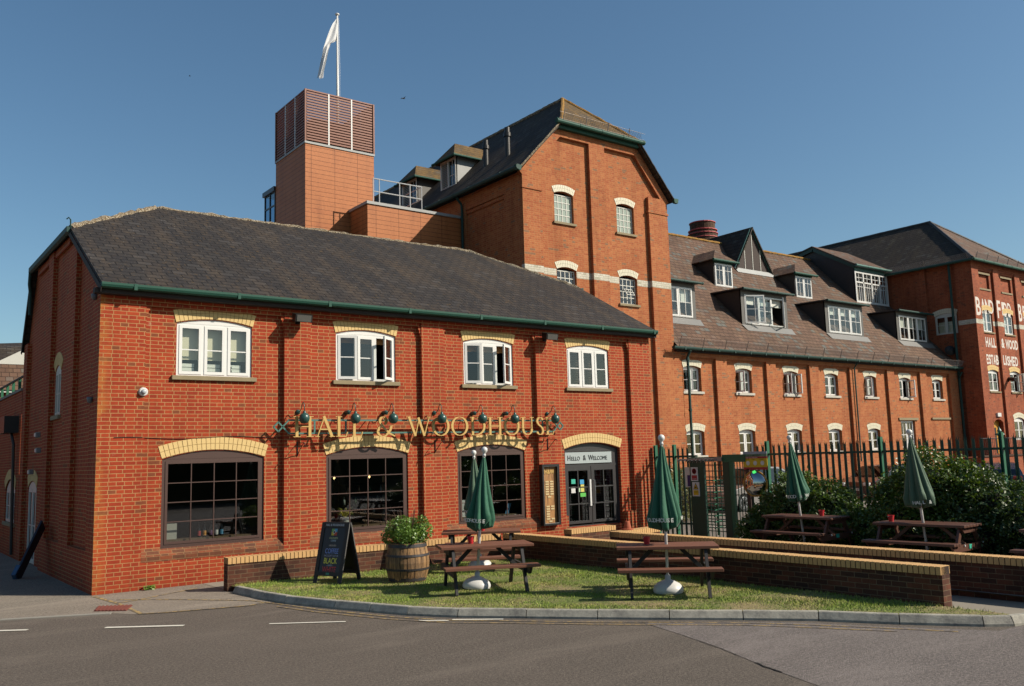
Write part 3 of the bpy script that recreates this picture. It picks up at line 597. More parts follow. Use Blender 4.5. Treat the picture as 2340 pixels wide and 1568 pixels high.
for (a, b, c, d_, mt) in ((11.68, 11.82, 1.52, 1.64, plain('teal_sticker', (60, 186, 160))), (11.98, 12.12, 1.50, 1.62, plain('blue_sticker', (60, 160, 210))), (12.0, 12.12, 1.30, 1.49, plain('yellow_sticker', (222, 210, 110))), (11.98, 12.17, 1.17, 1.27, plain('green_sticker', (96, 196, 84))), (11.67, 11.81, 1.28, 1.44, PLW), (11.9, 11.98, 1.3, 1.42, plain('pale_sticker', (190, 220, 180)))):
    m = MB(); m.fbox(FP, a, b, D+.113, D+.117, c, d_); m.build('sticker', mt, door)
# side openings
window(FL, pub, 4.16, 4.84, 3.5, 4.50, .14, .115, WHTG, GLS, n=2, ft=.05, st=.04, sill=(.1, .08, .09))
arch(FL, 4.16, 4.84, 4.51, .14, .3, .1, pub, [BUFF, MORT], 7)
window(FL, pub, 6.75, 7.95, 0.02, 1.85, .16, .115, WHTG, GLS, n=2, ft=.06, st=.07)
arch(FL, 6.75, 7.95, 1.87, .16, .28, .1, pub, [BUFF, MORT], 9)
# interior
m = MB(); m.box(.3, 14.3, .35, 8.6, .3, .36); m.box(.3, 14.3, .35, 8.6, 2.95, 3.3); m.box(.3, 14.3, 4.6, 4.7, .36, 5.5); m.build('interior', DARK, pub)
m = MB()
for z in (1.02, 1.26, 1.5, 1.74): m.box(5.3, 6.55, .9, 1.1, z, z+.025)
for x_ in (5.3, 6.53): m.box(x_, x_+.02, .91, 1.09, .8, 1.9); m.build('shelf', plain('pale_shelf', (206, 200, 186)), pub)
for k in range(12):
    x_ = 5.4+.095*k; zz = (1.046, 1.286, 1.526)[k % 3]; mm_ = MB(); mm_.lathe((x_, 1.0, zz), [(.03, 0), (.032, .1), (.012, .15), (.012, .19)], 8); o = mm_.build('bottle', plain('shelf_glass_%d' % k, random.choice([(150, 160, 150), (60, 90, 60), (120, 80, 40), (180, 180, 176)]), .2), smooth=True, loc=(x_, 1.0, zz))
    tag(o, ['clear', 'green', 'amber'][k % 3]+' bottle on the '+['lowest', 'middle', 'upper'][k % 3]+' bar shelf behind the second pub window', 'bottle', 'bottles on the bar shelves')
m_ = MB(); m_.box(8.16, 8.52, .36, .39, .87, 1.27); tag(m_.build('notice_card', PLW), 'white card standing in the lower left corner of the third ground floor pub window', 'card')
m_ = MB(); m_.prism([(9.60, .38, .87), (9.72, .38, .87), (9.80, .38, 1.12), (9.70, .38, 1.12)], (0, .02, 0)); tag(m_.build('leaflet_holder', plain('leaflet_blue', (96, 150, 190), .4)), 'pale blue leaflet holder in the lower right of the third ground floor pub window', 'leaflet holder')
m_ = MB(); m_.box(1.38, 1.58, .34, .36, .87, 1.17); tag(m_.build('picture_card', plain('card_grey', (190, 186, 176))), 'small framed picture card at the lower left of the leftmost ground floor pub window', 'card')
for k, (x_, w_) in enumerate(((1.7, .26), (2.2, .3), (2.68, .2))):
    m_ = MB(); zz = 4.13
    for q in range(5): m_.box(x_-w_/2+random.uniform(-.02, .02), x_+w_/2, .24, .27, zz, zz+.026+.012*(q % 2)); zz += .04
    tag(m_.build('paper_stack', BLINDW), ['white papers stacked behind the left pane', 'white papers stacked behind the middle pane', 'white papers stacked behind the right pane'][k]+' of the first upper pub window', 'papers')
for a, b in LW:
    m = MB(); m.fbox(FP, a, b, D+.13, D+.45, .83, .868); m.build('inner_sill', plain('inner_sill_wood', (120, 96, 72), .5), pub)
# vent cable
m = MB(); pts = [Vector((x_, -.01 if any(a <= x_ <= b for a, b in PIL) else D-.012, 2.83+.02*math.sin(x_*3))) for x_ in np.linspace(.3, 3.6, 34)]; m.tube(pts, .006, 4); m.build('cable', BLK, pub)

# things in the windows and on the wall
cols = [(196, 70, 70), (214, 150, 70), (120, 80, 120), (214, 214, 210), (80, 150, 190)]
for k in range(5):
    x_ = 2.02+.105*k+(.03 if k > 1 else 0); m = MB(); m.lathe((x_, .36, .87), [(.032, 0), (.036, .01), (.036, .15), (.014, .21), (.014, .27), (.017, .28)], 12)
    o = m.build('bottle', plain('bottle_glass_%d' % k, (30, 24, 22), .15), smooth=True, loc=(x_, .36, .87))
    nm = ['red', 'orange', 'purple', 'white', 'blue'][k]
    tag(o, 'dark bottle with %s label on the sill of the leftmost ground floor pub window' % nm, 'bottle', 'bottles on the window sill')
    m = MB(); m.lathe((x_, .36, .90), [(.0365, 0), (.0365, .095)], 12); lb = m.build('bottle_label', plain('label_%d' % k, cols[k]), o)
def leafcloud(centers, nper, size, spread, flatz=0.0):
    out = []
    for (c, r, n) in centers:
        d = rng.normal(size=(n, 3)); d /= np.linalg.norm(d, axis=1)[:, None]
        rad = rng.uniform(0.72, 1.06, n)**0.6; p = np.array(c)+d*np.array(r)*rad[:, None]; out.append(p)
    return np.concatenate(out)
def leaves(name, P, size, mat, parent, up=0.5, asp=2.0, droop=0.0):
    n = len(P); nr = rng.normal(size=(n, 3)); nr[:, 2] = abs(nr[:, 2])+up; nr /= np.linalg.norm(nr, axis=1)[:, None]
    t = np.cross(nr, rng.normal(size=(n, 3))); t /= np.linalg.norm(t, axis=1)[:, None]; b = np.cross(nr, t)
    s = size*rng.uniform(0.6, 1.25, n)[:, None]; co = np.stack([P-t*s*asp/2, P+b*s*.5+nr*s*.12, P+t*s*asp/2, P-b*s*.5+nr*s*.12], 1)
    return fastmesh(name, co, mat, parent)
def leafmat(name, a, b, c=None, rough=.45):
    s = N(name); n = s.noise(s.obj(), 3.2, 4, .65); g = s.noise(s.obj(), 40, 2, .6)
    col = s.mix(s.ramp(n, (.4, 0.0), (.62, 1.0)), a, b)
    if c: col = s.mix(s.ramp(g, (.63, 0.0), (.68, 0.9)), col, c)
    s.set(s.b.inputs['Base Color'], col); s.b.inputs['Roughness'].default_value = rough; s.b.inputs['Subsurface Weight'].default_value = 0.0
    tr = s.n('ShaderNodeBsdfTranslucent'); s.set(tr.inputs[0], s.mix(1.0, col, (1.5, 1.5, .6), 'MULTIPLY')); mx = s.n('ShaderNodeMixShader'); mx.inputs[0].default_value = .22
    s.t.links.new(s.b.outputs[0], mx.inputs[1]); s.t.links.new(tr.outputs[0], mx.inputs[2]); s.t.links.new(mx.outputs[0], s.t.nodes['Material Output'].inputs[0]); return s.m
LEAFB = leafmat('bush_leaf', (0.045, 0.085, 0.018), (0.10, 0.16, 0.03), (0.16, 0.22, 0.05)); LEAFP = leafmat('planter_leaf', (0.07, 0.14, 0.025), (0.16, 0.26, 0.05), (0.30, 0.30, 0.08))
YLEAF = leafmat('yellow_leaf', (0.5, 0.42, 0.06), (0.4, 0.4, 0.08))
t = thing('potted_plant', 'yellow spiky potted plant inside the second ground floor pub window', 'plant', (5.25, .45, .87))
m = MB(); m.lathe((5.25, .45, .87), [(.09, 0), (.12, .17), (.12, .18)], 14); m.build('pot', PLW, t)
m = MB()
for k in range(34):
    a = k*2.4; ln = random.uniform(.16, .3); h0 = random.uniform(.05, .24); c0 = Vector((5.25, .45, 1.04)); e = c0+Vector((math.cos(a)*ln, math.sin(a)*ln*.8, h0)); md = c0.lerp(e, .55)+Vector((0, 0, .07)); sd_ = Vector((-math.sin(a), math.cos(a), 0))*.018
    m.quad(c0-sd_*.4, md-sd_, md+sd_, c0+sd_*.4); m.quad(md-sd_, e, md+sd_)
m.build('leaves', YLEAF, t, recalc=False)
bulb = N('lit_bulb'); bulb.b.inputs['Emission Color'].default_value = (1, .6, .25, 1); bulb.b.inputs['Emission Strength'].default_value = 3
for k, x_ in enumerate((5.35, 6.25)):
    t = thing('pendant_lamp', ['lit filament bulb hanging left of the two in the second ground floor pub window', 'lit filament bulb hanging right of the two in the second ground floor pub window'][k], 'lamp', (x_, 1.2, 2.95), group='bulbs inside the pub')
    m = MB(); m.tube([(x_, 1.2, 2.95), (x_, 1.2, 1.95)], .004, 5); m.build('cord', BLK, t); m = MB(); m.lathe((x_, 1.2, 1.87), [(.005, 0), (.025, .03), (.02, .06), (.01, .08)], 8); m.build('bulb', bulb.m, t)

# --- serif sign
sgn = thing('wall_sign', 'gold serif HALL & WOODHOUSE letters on green rails across the pub front', 'sign', (7.2, -.12, 2.8))
m = MB()
for z in (3.17, 2.89): m.fbox(FP, 3.75, 10.78, -.125, -.10, z-.018, z+.018)
def diamond(cx, sg):
    P = lambda a, b: Vector((cx+sg*a, -.112, 3.03+b))
    for a, b in (((0.17, 0), (0.43, .14)), ((0.17, 0), (0.43, -.14)), ((0.17, 0), (0, .0)),): pass
    for p, q in (((.0, .0), (.1, .1)), ((.1, .1), (.33, -.14)), ((.0, .0), (.1, -.1)), ((.1, -.1), (.33, .14))): m.beam(P(*p), P(*q), .03, .03, up=(0, 1, 0))
diamond(3.36, 1); diamond(11.18, -1)
m.fbox(FP, 3.68, 3.76, -.124, -.101, 3.153, 3.187); m.fbox(FP, 3.68, 3.76, -.124, -.101, 2.873, 2.907); m.fbox(FP, 10.78, 10.86, -.124, -.101, 3.153, 3.187); m.fbox(FP, 10.78, 10.86, -.124, -.101, 2.873, 2.907)
for x_ in (4.27, 5.0, 6.9, 8.7, 10.5): m.fbox(FP, x_-.02, x_+.02, -.12, -.104, 2.9, 3.16)
for x_ in (3.9, 5.6, 7.3, 9.0, 10.7):
    for z in (3.17, 2.89): m.tube([(x_, -.1, z), (x_, .1, z)], .012, 6)
m.build('rail', SIGG, sgn)
GD = 0
def stroke(m, X0, W_, path, thick=None, z0=2.81, hh=.44):
    global GD; GD = (GD+1) % 7; dd = -.205-.0012*GD
    P = [Vector((X0+p[0]*W_, 0, z0+p[1]*hh)) for p in path]; n = len(P); L = []; Rr_ = []
    for i, p in enumerate(P):
        t = (P[min(i+1, n-1)]-P[max(i-1, 0)]).normalized(); nn = Vector((t.z, 0, -t.x))
        w_ = (thick if thick else .012+.052*abs(t.z)**1.3)/2; L.append(p-nn*w_); Rr_.append(p+nn*w_)
    for i in range(n-1): m.hexa([Vector((q.x, y_, q.z)) for y_ in (dd, dd+.035) for q in (L[i], Rr_[i], Rr_[i+1], L[i+1])])
def ell(cx, cz, rx, rz, a0, a1, n=18): return [(cx+rx*math.cos(R(a0+(a1-a0)*i/n)), cz+rz*math.sin(R(a0+(a1-a0)*i/n))) for i in range(n+1)]
TH, TN, SF = .062, .022, .014
def sf(x, z, w_=.26): return ([(x-w_/2, z), (x+w_/2, z)], SF)
GL = {'H': [([(.2, 0), (.2, 1)], TH), ([(.8, 0), (.8, 1)], TH), ([(.2, .5), (.8, .5)], TN), sf(.2, .02, .34), sf(.2, .98, .34), sf(.8, .02, .34), sf(.8, .98, .34)],
      'A': [([(.12, 0), (.48, 1)], TN), ([(.44, 1), (.86, 0)], TH), ([(.26, .36), (.68, .36)], TN), sf(.12, .02, .24), sf(.86, .02, .28)],
      'L': [([(.3, 0), (.3, 1)], TH), sf(.3, .98, .5), ([(.1, .02), (.88, .02)], .02), ([(.84, .0), (.95, .24)], .02)],
      'E': [([(.3, 0), (.3, 1)], TH), ([(.1, .02), (.88, .02)], .02), ([(.84, 0), (.95, .2)], .02), ([(.1, .98), (.84, .98)], .02), ([(.84, 1), (.84, .82)], .02), ([(.3, .53), (.7, .53)], .02), ([(.7, .45), (.7, .62)], .018)],
      'W': [([(.1, 1), (.36, 0)], TH*.9), ([(.36, 0), (.52, .95)], TN), ([(.48, .95), (.72, 0)], TH*.9), ([(.72, 0), (.92, 1)], TN), sf(.1, .98, .2), sf(.92, .98, .18)],
      'O': [(ell(.5, .5, .42, .49, 0, 360, 32), None)],
      'D': [([(.18, 0), (.18, 1)], TH), (ell(.3, .5, .6, .49, 90, -90, 20), None), ([(.02, .02), (.32, .02)], SF), ([(.02, .98), (.32, .98)], SF)],
      'U': [([(.2, 1), (.2, .35)], TH), (ell(.5, .33, .3, .32, 180, 360, 14), None), ([(.8, .33), (.8, 1)], .03), sf(.2, .98, .36), sf(.8, .98, .3)],
      'S': [(ell(.5, .76, .3, .23, 20, 180, 10)+[(.24, .68), (.34, .58), (.6, .46), (.74, .36), (.78, .26)]+ell(.48, .25, .32, .24, 0, -160, 10), None)],
      '&': [(ell(.36, .78, .17, .2, -60, 240, 16)+[(.3, .55), (.45, .38), (.7, .14), (.98, .0)], None), ([(.3, .56), (.13, .4), (.08, .25)]+ell(.34, .24, .26, .24, 180, 330, 10)+[(.72, .3), (.78, .5)], None), ([(.68, .52), (.9, .52)], SF)]}
XS = [('H', 3.74, 4.22), ('A', 4.24, 4.70), ('L', 4.70, 5.01), ('L', 5.07, 5.37), ('&', 5.70, 6.18), ('W', 6.46, 7.12), ('O', 7.14, 7.63), ('O', 7.66, 8.16), ('D', 8.20, 8.67), ('H', 8.70, 9.19), ('O', 9.21, 9.70), ('U', 9.71, 10.17), ('S', 10.2, 10.5), ('E', 10.50, 10.80)]
for ch, a, b in XS:
    m = MB()
    for p, t_ in GL[ch]: stroke(m, a, b-a, p, t_)
    x_ = (a+b)/2; m.tube([(x_-.05, -.17, 3.17), (x_-.05, -.12, 3.17)], .008, 5); m.build('letter', GOLD, sgn)
# lamps over the sign
lp = None
ords = ['first', 'second', 'third', 'fourth', 'fifth', 'sixth', 'seventh']
for k, x_ in enumerate((3.94, 5.12, 6.05, 7.33, 8.48, 9.45, 10.74)):
    over = ['first H', 'second L', 'ampersand', 'W and the first O', 'D', 'third O', 'final E'][k]
    if k == 0:
        t = thing('wall_lamp', '', 'lamp', (3.94, 0, 3.35), group='round green lamps over the sign')
        wy = -.005
        m = MB(); m.lathe((3.94, wy+.11, 3.35), [(.05, 0), (.05, .13), (.035, .15), (.02, .16)], 16, axis=(0, -1, 0)); m.build('wall_mount', LAMPG, t, smooth=False)
        m = MB(); m.tube([(3.94, -.03, 3.35), (3.94, -.12, 3.36), (3.94, -.19, 3.42), (3.94, -.23, 3.51), (3.94, -.28, 3.54), (3.94, -.325, 3.50), (3.94, -.34, 3.42), (3.94, -.34, 3.31)], .0095, 8); m.build('arm', LAMPG, t, smooth=True)
        m = MB(); m.lathe((3.94, -.34, 3.20), [(.035, -.115), (.07, -.098), (.098, -.06), (.112, 0), (.102, .05), (.075, .088), (.035, .108), (.032, .12), (.03, .15), (.012, .155)], 24); m.build('lamp_shade', LAMPG, t, smooth=True); lp = t
    else: t = copy_tree(lp); t.location = (x_, 0 if any(a <= x_ <= b for a, b in PIL) else .0, 3.35)
    t['label'] = 'round green swan neck lamp above the %s of the pub sign' % over
# floodlights
def flood(x_, lab, z=5.33, F=FP):
    t = thing('floodlight', lab, 'floodlight', (x_, 0, z), group='floodlights under the pub gutter')
    y0 = -.12
    m = MB(); m.hexa([(x_-.19, y0-.20, z-.10), (x_+.19, y0-.20, z-.10), (x_+.17, y0, z-.06), (x_-.17, y0, z-.06), (x_-.19, y0-.24, z+.06), (x_+.19, y0-.24, z+.06), (x_+.17, y0, z+.12), (x_-.17, y0, z+.12)]); m.build('housing', BLK, t)
    m = MB(); m.quad((x_-.16, y0-.245, z+.045), (x_+.16, y0-.245, z+.045), (x_+.16, y0-.215, z-.09), (x_-.16, y0-.215, z-.09)); m.build('lens', plain('flood_lens', (96, 96, 92), .15), t, recalc=False)
    m = MB(); m.tube([(x_, y0-.02, z), (x_, .0, z-.05)], .02, 6); m.box(x_-.05, x_+.05, -.03, .0, z-.1, z+.02); m.build('bracket', BLK, t); return t
flood(3.93, 'black floodlight on the pub wall between the first and second upper windows'); flood(10.74, 'black floodlight on the pub wall between the third and fourth upper windows')
t = thing('dome_camera', 'white dome camera on the pub wall below and left of the first upper window', 'camera', (.87, 0, 3.71))
m = MB(); m.lathe((.80, .0, 3.71), [(.085, -.11), (.085, .03), (.07, .05)], 20, axis=(0, -1, 0)); m.build('housing', PLW, t, smooth=False); m = MB(); m.lathe((.80, -.05, 3.71), [(.05, 0), (.045, .035), (.02, .05)], 16, axis=(0, -1, 0)); m.build('lens', plain('dome_glass', (190, 196, 200), .1), t, smooth=True)
for k, x_ in enumerate((3.93, 7.34, 10.73)):
    if k == 0:
        t = thing('hanging_bracket', '', 'bracket', (3.93, 0, 2.6), group='iron brackets below the pub sign')
        m = MB(); m.tube([(3.93, -.012, 2.72), (3.93, -.012, 2.42)], .012, 6); m.tube([(3.93, -.012, 2.44), (3.93, -.15, 2.56), (3.93, -.32, 2.68), (3.93, -.38, 2.68), (3.93, -.39, 2.63)], .009, 6); m.tube([(3.93, -.012, 2.70), (3.93, -.20, 2.69), (3.93, -.34, 2.69)], .007, 6); m.build('iron_scroll', BLK, t); hb = t
    else: t = copy_tree(hb); t.location = (x_, 0, 2.6)
    t['label'] = ['black iron bracket on the pub wall below the letter H of HALL', 'black iron bracket on the pub wall below the W of WOODHOUSE', 'black iron bracket on the pub wall beside the door arch'][k]
# menu board
t = thing('menu_board', 'tall black framed wooden menu board with rows of cards left of the door', 'sign', (10.7, 0, .5))
WOOD = N('plank'); v = WOOD.n('ShaderNodeMapping'); WOOD.set(v.inputs[0], WOOD.obj()); v.inputs['Scale'].default_value = (14, 1, 1.2); nn = WOOD.noise(v.outputs[0], 2.5, 5, .7)
WOOD.set(WOOD.b.inputs['Base Color'], WOOD.ramp(nn, (.35, lin((104, 66, 32))), (.6, lin((190, 138, 78))))); WOOD.b.inputs['Roughness'].default_value = .6; WOOD = WOOD.m
m = MB(); rectframe(m, FP, 10.42, 10.98, .53, 2.06, -.14, -.005, .045); m.build('frame', BLK, t)
m = MB(); m.fbox(FP, 10.465, 10.935, -.05, -.03, .575, 2.015); m.build('back_board', WOOD, t)
m = MB(); rectframe(m, FP, 10.465, 10.935, .575, 2.015, -.13, -.12, .012); m.build('trim', STEEL, t)
text('lettering', 'H&W', .15, FP, 10.545, 1.82, -.056, GOLD, t, .003, .004, sx=.9)
CRD = plain('menu_card', (214, 190, 140))
def cardp(a, b, c, d): m = MB(); m.fbox(FP, a, b, -.062, -.052, c, d); m.build('card', CRD, t)
for k in range(6): z = 1.60-k*.062; cardp(10.57, 10.68, z, z+.038); cardp(10.72, 10.83, z, z+.038)
cardp(10.64, 10.74, 1.22, 1.26)
for k in range(6):
    z = .98-k*.062; cardp(10.58, 10.69, z, z+.038)
    if k in (0, 1, 5): cardp(10.73, 10.84, z, z+.038)
cardp(10.66, 10.76, .61, .645)

# ================================================================== TALL GABLED TOWER
FT = FR(0, 6, 1, 0, 0, 1); TY = 6.0; tx0, tx1 = 14.87, 22.2
twr = thing('maltings_tower', 'tall orange brick block with clipped gable, iron windows and white band, behind the pub', 'building', (18.5, 6, 0))
TW = [(16.42, 17.34, 10.69, 11.75), (19.52, 20.45, 10.69, 11.75), (16.43, 17.36, 7.9, 8.93), (19.52, 20.45, 7.92, 8.93)]
th = [opening(a, b, c, d, .1) for a, b, c, d in TW]
prof = [(tx0, 0), (tx1, 0), (tx1, 12.33), (20.55, 14.33), (16.65, 14.33), (tx0, 12.33)]
m = MB(); m.poly(FT, prof, th, .14)
for h in th: m.strip(FT, h, .14, .31)
m.fbox(FT, tx0, 15.72, 0, .16, 0, 12.3); m.fbox(FT, 18.1, 18.88, 0, .16, 0, 13.95); m.fbox(FT, 21.15, tx1, 0, .16, 0, 12.3)
for k, (o_, dd) in enumerate(((0, .001), (.10, .045), (.2, .09))):    # stepped corbels following the gable
    w_ = .32 if k == 0 else .09
    m.beam(FT(tx0+.02, dd/2+.08, 12.30-o_-w_/2), FT(16.68, dd/2+.08, 14.26-o_-w_/2), .158-dd, w_); m.beam(FT(tx1-.02, dd/2+.08, 12.30-o_-w_/2), FT(20.52, dd/2+.08, 14.26-o_-w_/2), .158-dd, w_)
    m.fbox(FT, 16.6, 20.6, dd, .16, 14.2-o_-w_, 14.2-o_)
m.fbox(FT, tx0-.03, 15.76, -.03, .12, 11.66, 11.74); m.fbox(FT, 21.1, tx1+.03, -.03, .12, 11.66, 11.74)
FTl = FR(tx0, 6, 0, 1, 1, 0)
m.poly(FTl, [(0, 0), (20, 0), (20, 12.3), (0, 12.3)], [], .1)
for a, b in ((0.1615, 1.1), (3.6, 4.3), (8.2, 8.9), (13, 13.8)): m.fbox(FTl, a, b, 0, .12, 0, 12.28)
m.fbox(FTl, 1.1, 3.6, .002, .12, 11.7, 12.28); m.fbox(FTl, 1.1, 3.6, .05, .12, 11.55, 11.69); m.fbox(FTl, 4.3, 8.2, .002, .12, 11.7, 12.28); m.fbox(FTl, 4.3, 8.2, .05, .12, 11.55, 11.69)
FTr = FR(tx1, 6, 0, 1, -1, 0); m.poly(FTr, [(0, 0), (20, 0), (20, 12.3), (0, 12.3)], [], .0)
m.build('wall', ORNG, twr, recalc=False)
m = MB()
for a, b, dd in ((tx0-.001, 15.725, -.004), (15.725, 16.41, .136), (17.37, 18.095, .136), (18.095, 18.885, -.004), (18.885, 19.50, .136), (20.47, 21.145, .136), (21.145, tx1+.001, -.004)): m.fbox(FT, a, b, dd, .17, 8.68, 8.93); m.build('white_band', GLZW, twr); m = MB()
for k, (a, b, c, d) in enumerate(TW):
    f = window(FT, twr, a, b, c, d, .1, .25, WHTG, FROST if k < 2 else GLS, n=1, nx=4, nz=4, ft=.025, st=.03, bar=.03, sill=(.08, .06+.12, .09), tym=False)
    arch(FT, a, b, d+.005, .1, .25, .14, twr, [CREA, MORG], 13)
    m = MB(); m.fbox(FT, a+.05, b-.05, .255, .26, d, d+.06); 
    if k >= 2:    # open hopper
        h = MB(); cx = (a+b)/2; G = lambda u, dd, z: FT(u, .2-(d_z(z))*.6+dd, z)
        d_z = lambda z: max(0, (c+.62)-z)
        rectframe(h, G, cx-.2, cx+.22, c+.35, c+.60, 0, .02, .02); h.fbox(G, cx, cx+.02, 0, .02, c+.37, c+.58); h.build('hopper', WHTG, f)
# roof
ax = 18.55; az_ = 16.4; m = MB()
eL, eR = tx0-.3, tx1+.3; ez = 12.28; ay = 7.9
hl, hr = (16.62, 5.78, 14.4), (20.52, 5.78, 14.4)
m.quad((eL, 5.82, ez), hl, (ax, ay, az_), (ax, 26, az_), (eL, 26, ez)); m.quad((eR, 5.82, ez), (eR, 26, ez), (ax, 26, az_), (ax, ay, az_), hr)
tr_ = m.build('roof', SLD, twr, recalc=False); sd = tr_.modifiers.new('s', 'SOLIDIFY'); sd.thickness = .08; sd.offset = -1
m = MB(); m.quad(hl, hr, (ax, ay, az_)); hp = m.build('hip', SLG, tr_, recalc=False)
ridge([hl, (ax, ay, az_), hr], tr_, LICO, .07, jit=.01); ridge([(ax, ay, az_), (ax, 26, az_)], tr_, LICH, .09, jit=.01)
ridge([(tx0-.28, 5.80, ez-.03), (hl[0]-.03, 5.76, 14.38)], tr_, LICH, .035, name='verge', jit=.005); ridge([(tx1+.28, 5.80, ez-.03), (hr[0]+.03, 5.76, 14.38)], tr_, SOFF, .035, name='verge', jit=.005)
m = MB(); m.box(16.5, 20.62, 5.84, 5.99, 14.14, 14.34); m.build('fascia', GRN, twr)
def halfgutter(p0, p1, r, mat, parent, name='gutter'):
    m = MB(); m.tube([p0, p1], r, 10); a = Vector(p0); b = Vector(p1); n = max(1, int((b-a).length/1.0))
    for i in range(n+1): c = a.lerp(b, (i+.0)/n); t = (b-a).normalized()*.035; m.tube([c-t, c+t], r*1.15, 10)
    return m.build(name, mat, parent)
halfgutter((16.35, 5.72, 14.34), (20.75, 5.72, 14.34), .085, GRN, twr)
halfgutter((14.5, 5.75, 12.28), (14.5, 25, 12.28), .08, PIPE, twr)
for xx in (14.56, 22.5): m = MB(); m.prism([(xx-.1, 5.74, 12.18), (xx+.08, 5.74, 12.18), (xx+.12, 5.74, 12.36), (xx-.14, 5.74, 12.36)], (0, .12, 0)); m.build('gutter_end', GRN, twr)
def guard(p0, p1, parent, h=.26, lean=(0, -.12), n=0.09, postgap=1.1, name='snow_guard'):
    a = Vector(p0); b = Vector(p1); L = (b-a).length; t = (b-a)/L; up = Vector((lean[0], lean[1], h)); m = MB(); r = .0045
    for q in (0.02, 1.0): m.tube([a+up*q, b+up*q], r*1.2, 4)
    k = 0
    while k*n < L-h:
        m.tube([a+t*(k*n), a+t*(k*n+h*.6)+up], r, 3, cap=False); m.tube([a+t*(k*n+h*.6), a+t*(k*n)+up], r, 3, cap=False); k += 1
    g = m.build(name, MESHG, parent)
    k = .2
    while k < L: m = MB(); q = a+t*k; m.tube([q-up*.35, q+up*1.25], .016, 5); m.build('guard_post', MESHG, g); k += postgap
    return g
guard((16.4, 5.66, 14.42), (20.75, 5.66, 14.42), twr, h=.24, lean=(0, -.06))
# downpipe on the side wall, dormers and flues
m = MB(); m.tube([(14.55, 9.72, 12.2), (14.78, 9.72, 11.95), (14.80, 9.72, 11.6), (14.80, 9.72, 3)], .05, 8); m.build('downpipe', PIPE, twr)
def sdormer(y0, y1, z0, z1, xf, cheek, glz, lab):
    dm = MB(); d = bpy.data.objects.new('dormer', None); COL.objects.link(d); d.location = (xf, y0, z0); setpar(d, twr); d['label'] = lab
    zr = z1; back = xf+(z1-z0)/1.03+.15
    for yy in (y0, y1):
        m = MB(); m.prism([(xf, yy, z0), (back, yy, z1), (xf, yy, z1)], (0, .05 if yy == y0 else -.05, 0)); m.build('cheek', cheek, d)
    FD = FR(xf, y0, 0, 1, 1, 0); W_ = y1-y0
    m = MB(); rectframe(m, FD, 0, W_, z0, z1, -.02, .06, .07); m.fbox(FD, W_/2-.03, W_/2+.03, -.02, .06, z0+.07, z1-.07)
    m.fbox(FD, .07, W_/2-.03, .03, .04, z0+.5, z0+.53); m.fbox(FD, .06+W_*.22, .085+W_*.22, .03, .05, z0+.07, z1-.07); m.build('frame', WHTG, d)
    m = MB(); k = z0+.1
    while k < z1-.1: m.hexa([FD(W_/2+.03, -.01, k), FD(W_-.07, -.01, k), FD(W_-.07, .05, k+.05), FD(W_/2+.03, .05, k+.05), FD(W_/2+.03, -.01, k+.012), FD(W_-.07, -.01, k+.012), FD(W_-.07, .05, k+.062), FD(W_/2+.03, .05, k+.062)]); k += .075
    m.build('louvre', WHTG, d)
    m = MB(); m.quad(FD(.07, .045, z0+.07), FD(W_/2-.03, .045, z0+.07), FD(W_/2-.03, .045, z1-.07), FD(.07, .045, z1-.07)); m.build('pane', GLS, d, recalc=False)
    ym = (y0+y1)/2; e = .24; h_ = .78; bx = xf+3.2; m = MB()
    A, B_, C_ = (xf-e, y0-e, z1), (xf-e, y1+e, z1), (xf+.35, ym, z1+h_)
    m.quad(A, C_, B_); m.quad(A, (bx, y0-e, z1), (bx, ym, z1+h_), C_); m.quad(B_, C_, (bx, ym, z1+h_), (bx, y1+e, z1))
    r_ = m.build('dormer_roof', SLG, d, recalc=False); s2 = r_.modifiers.new('s', 'SOLIDIFY'); s2.thickness = .06
    halfgutter((xf-e, y0-e, z1-.03), (xf-e, y1+e, z1-.03), .05, GRN, d); halfgutter((xf-e, y0-e, z1-.03), (xf+1.4, y0-e, z1-.03), .05, GRN, d)
sdormer(11.27, 12.42, 13.28, 14.5, 15.6, LEAD2, 0, 'nearer louvred dormer with pale lead cheek'); sdormer(14.35, 15.6, 13.2, 14.45, 15.6, LEAD, 0, 'farther louvred dormer with grey cheek')
for x_, y_, zt in ((15.95, 9.65, 14.72), (15.9, 8.15, 14.75)):
    m = MB(); m.tube([(x_, y_, 13.35), (x_, y_, zt)], .11, 12); m.tube([(x_, y_, zt-.36), (x_, y_, zt-.22)], .15, 12); m.build('flue', BLK, twr, smooth=False)

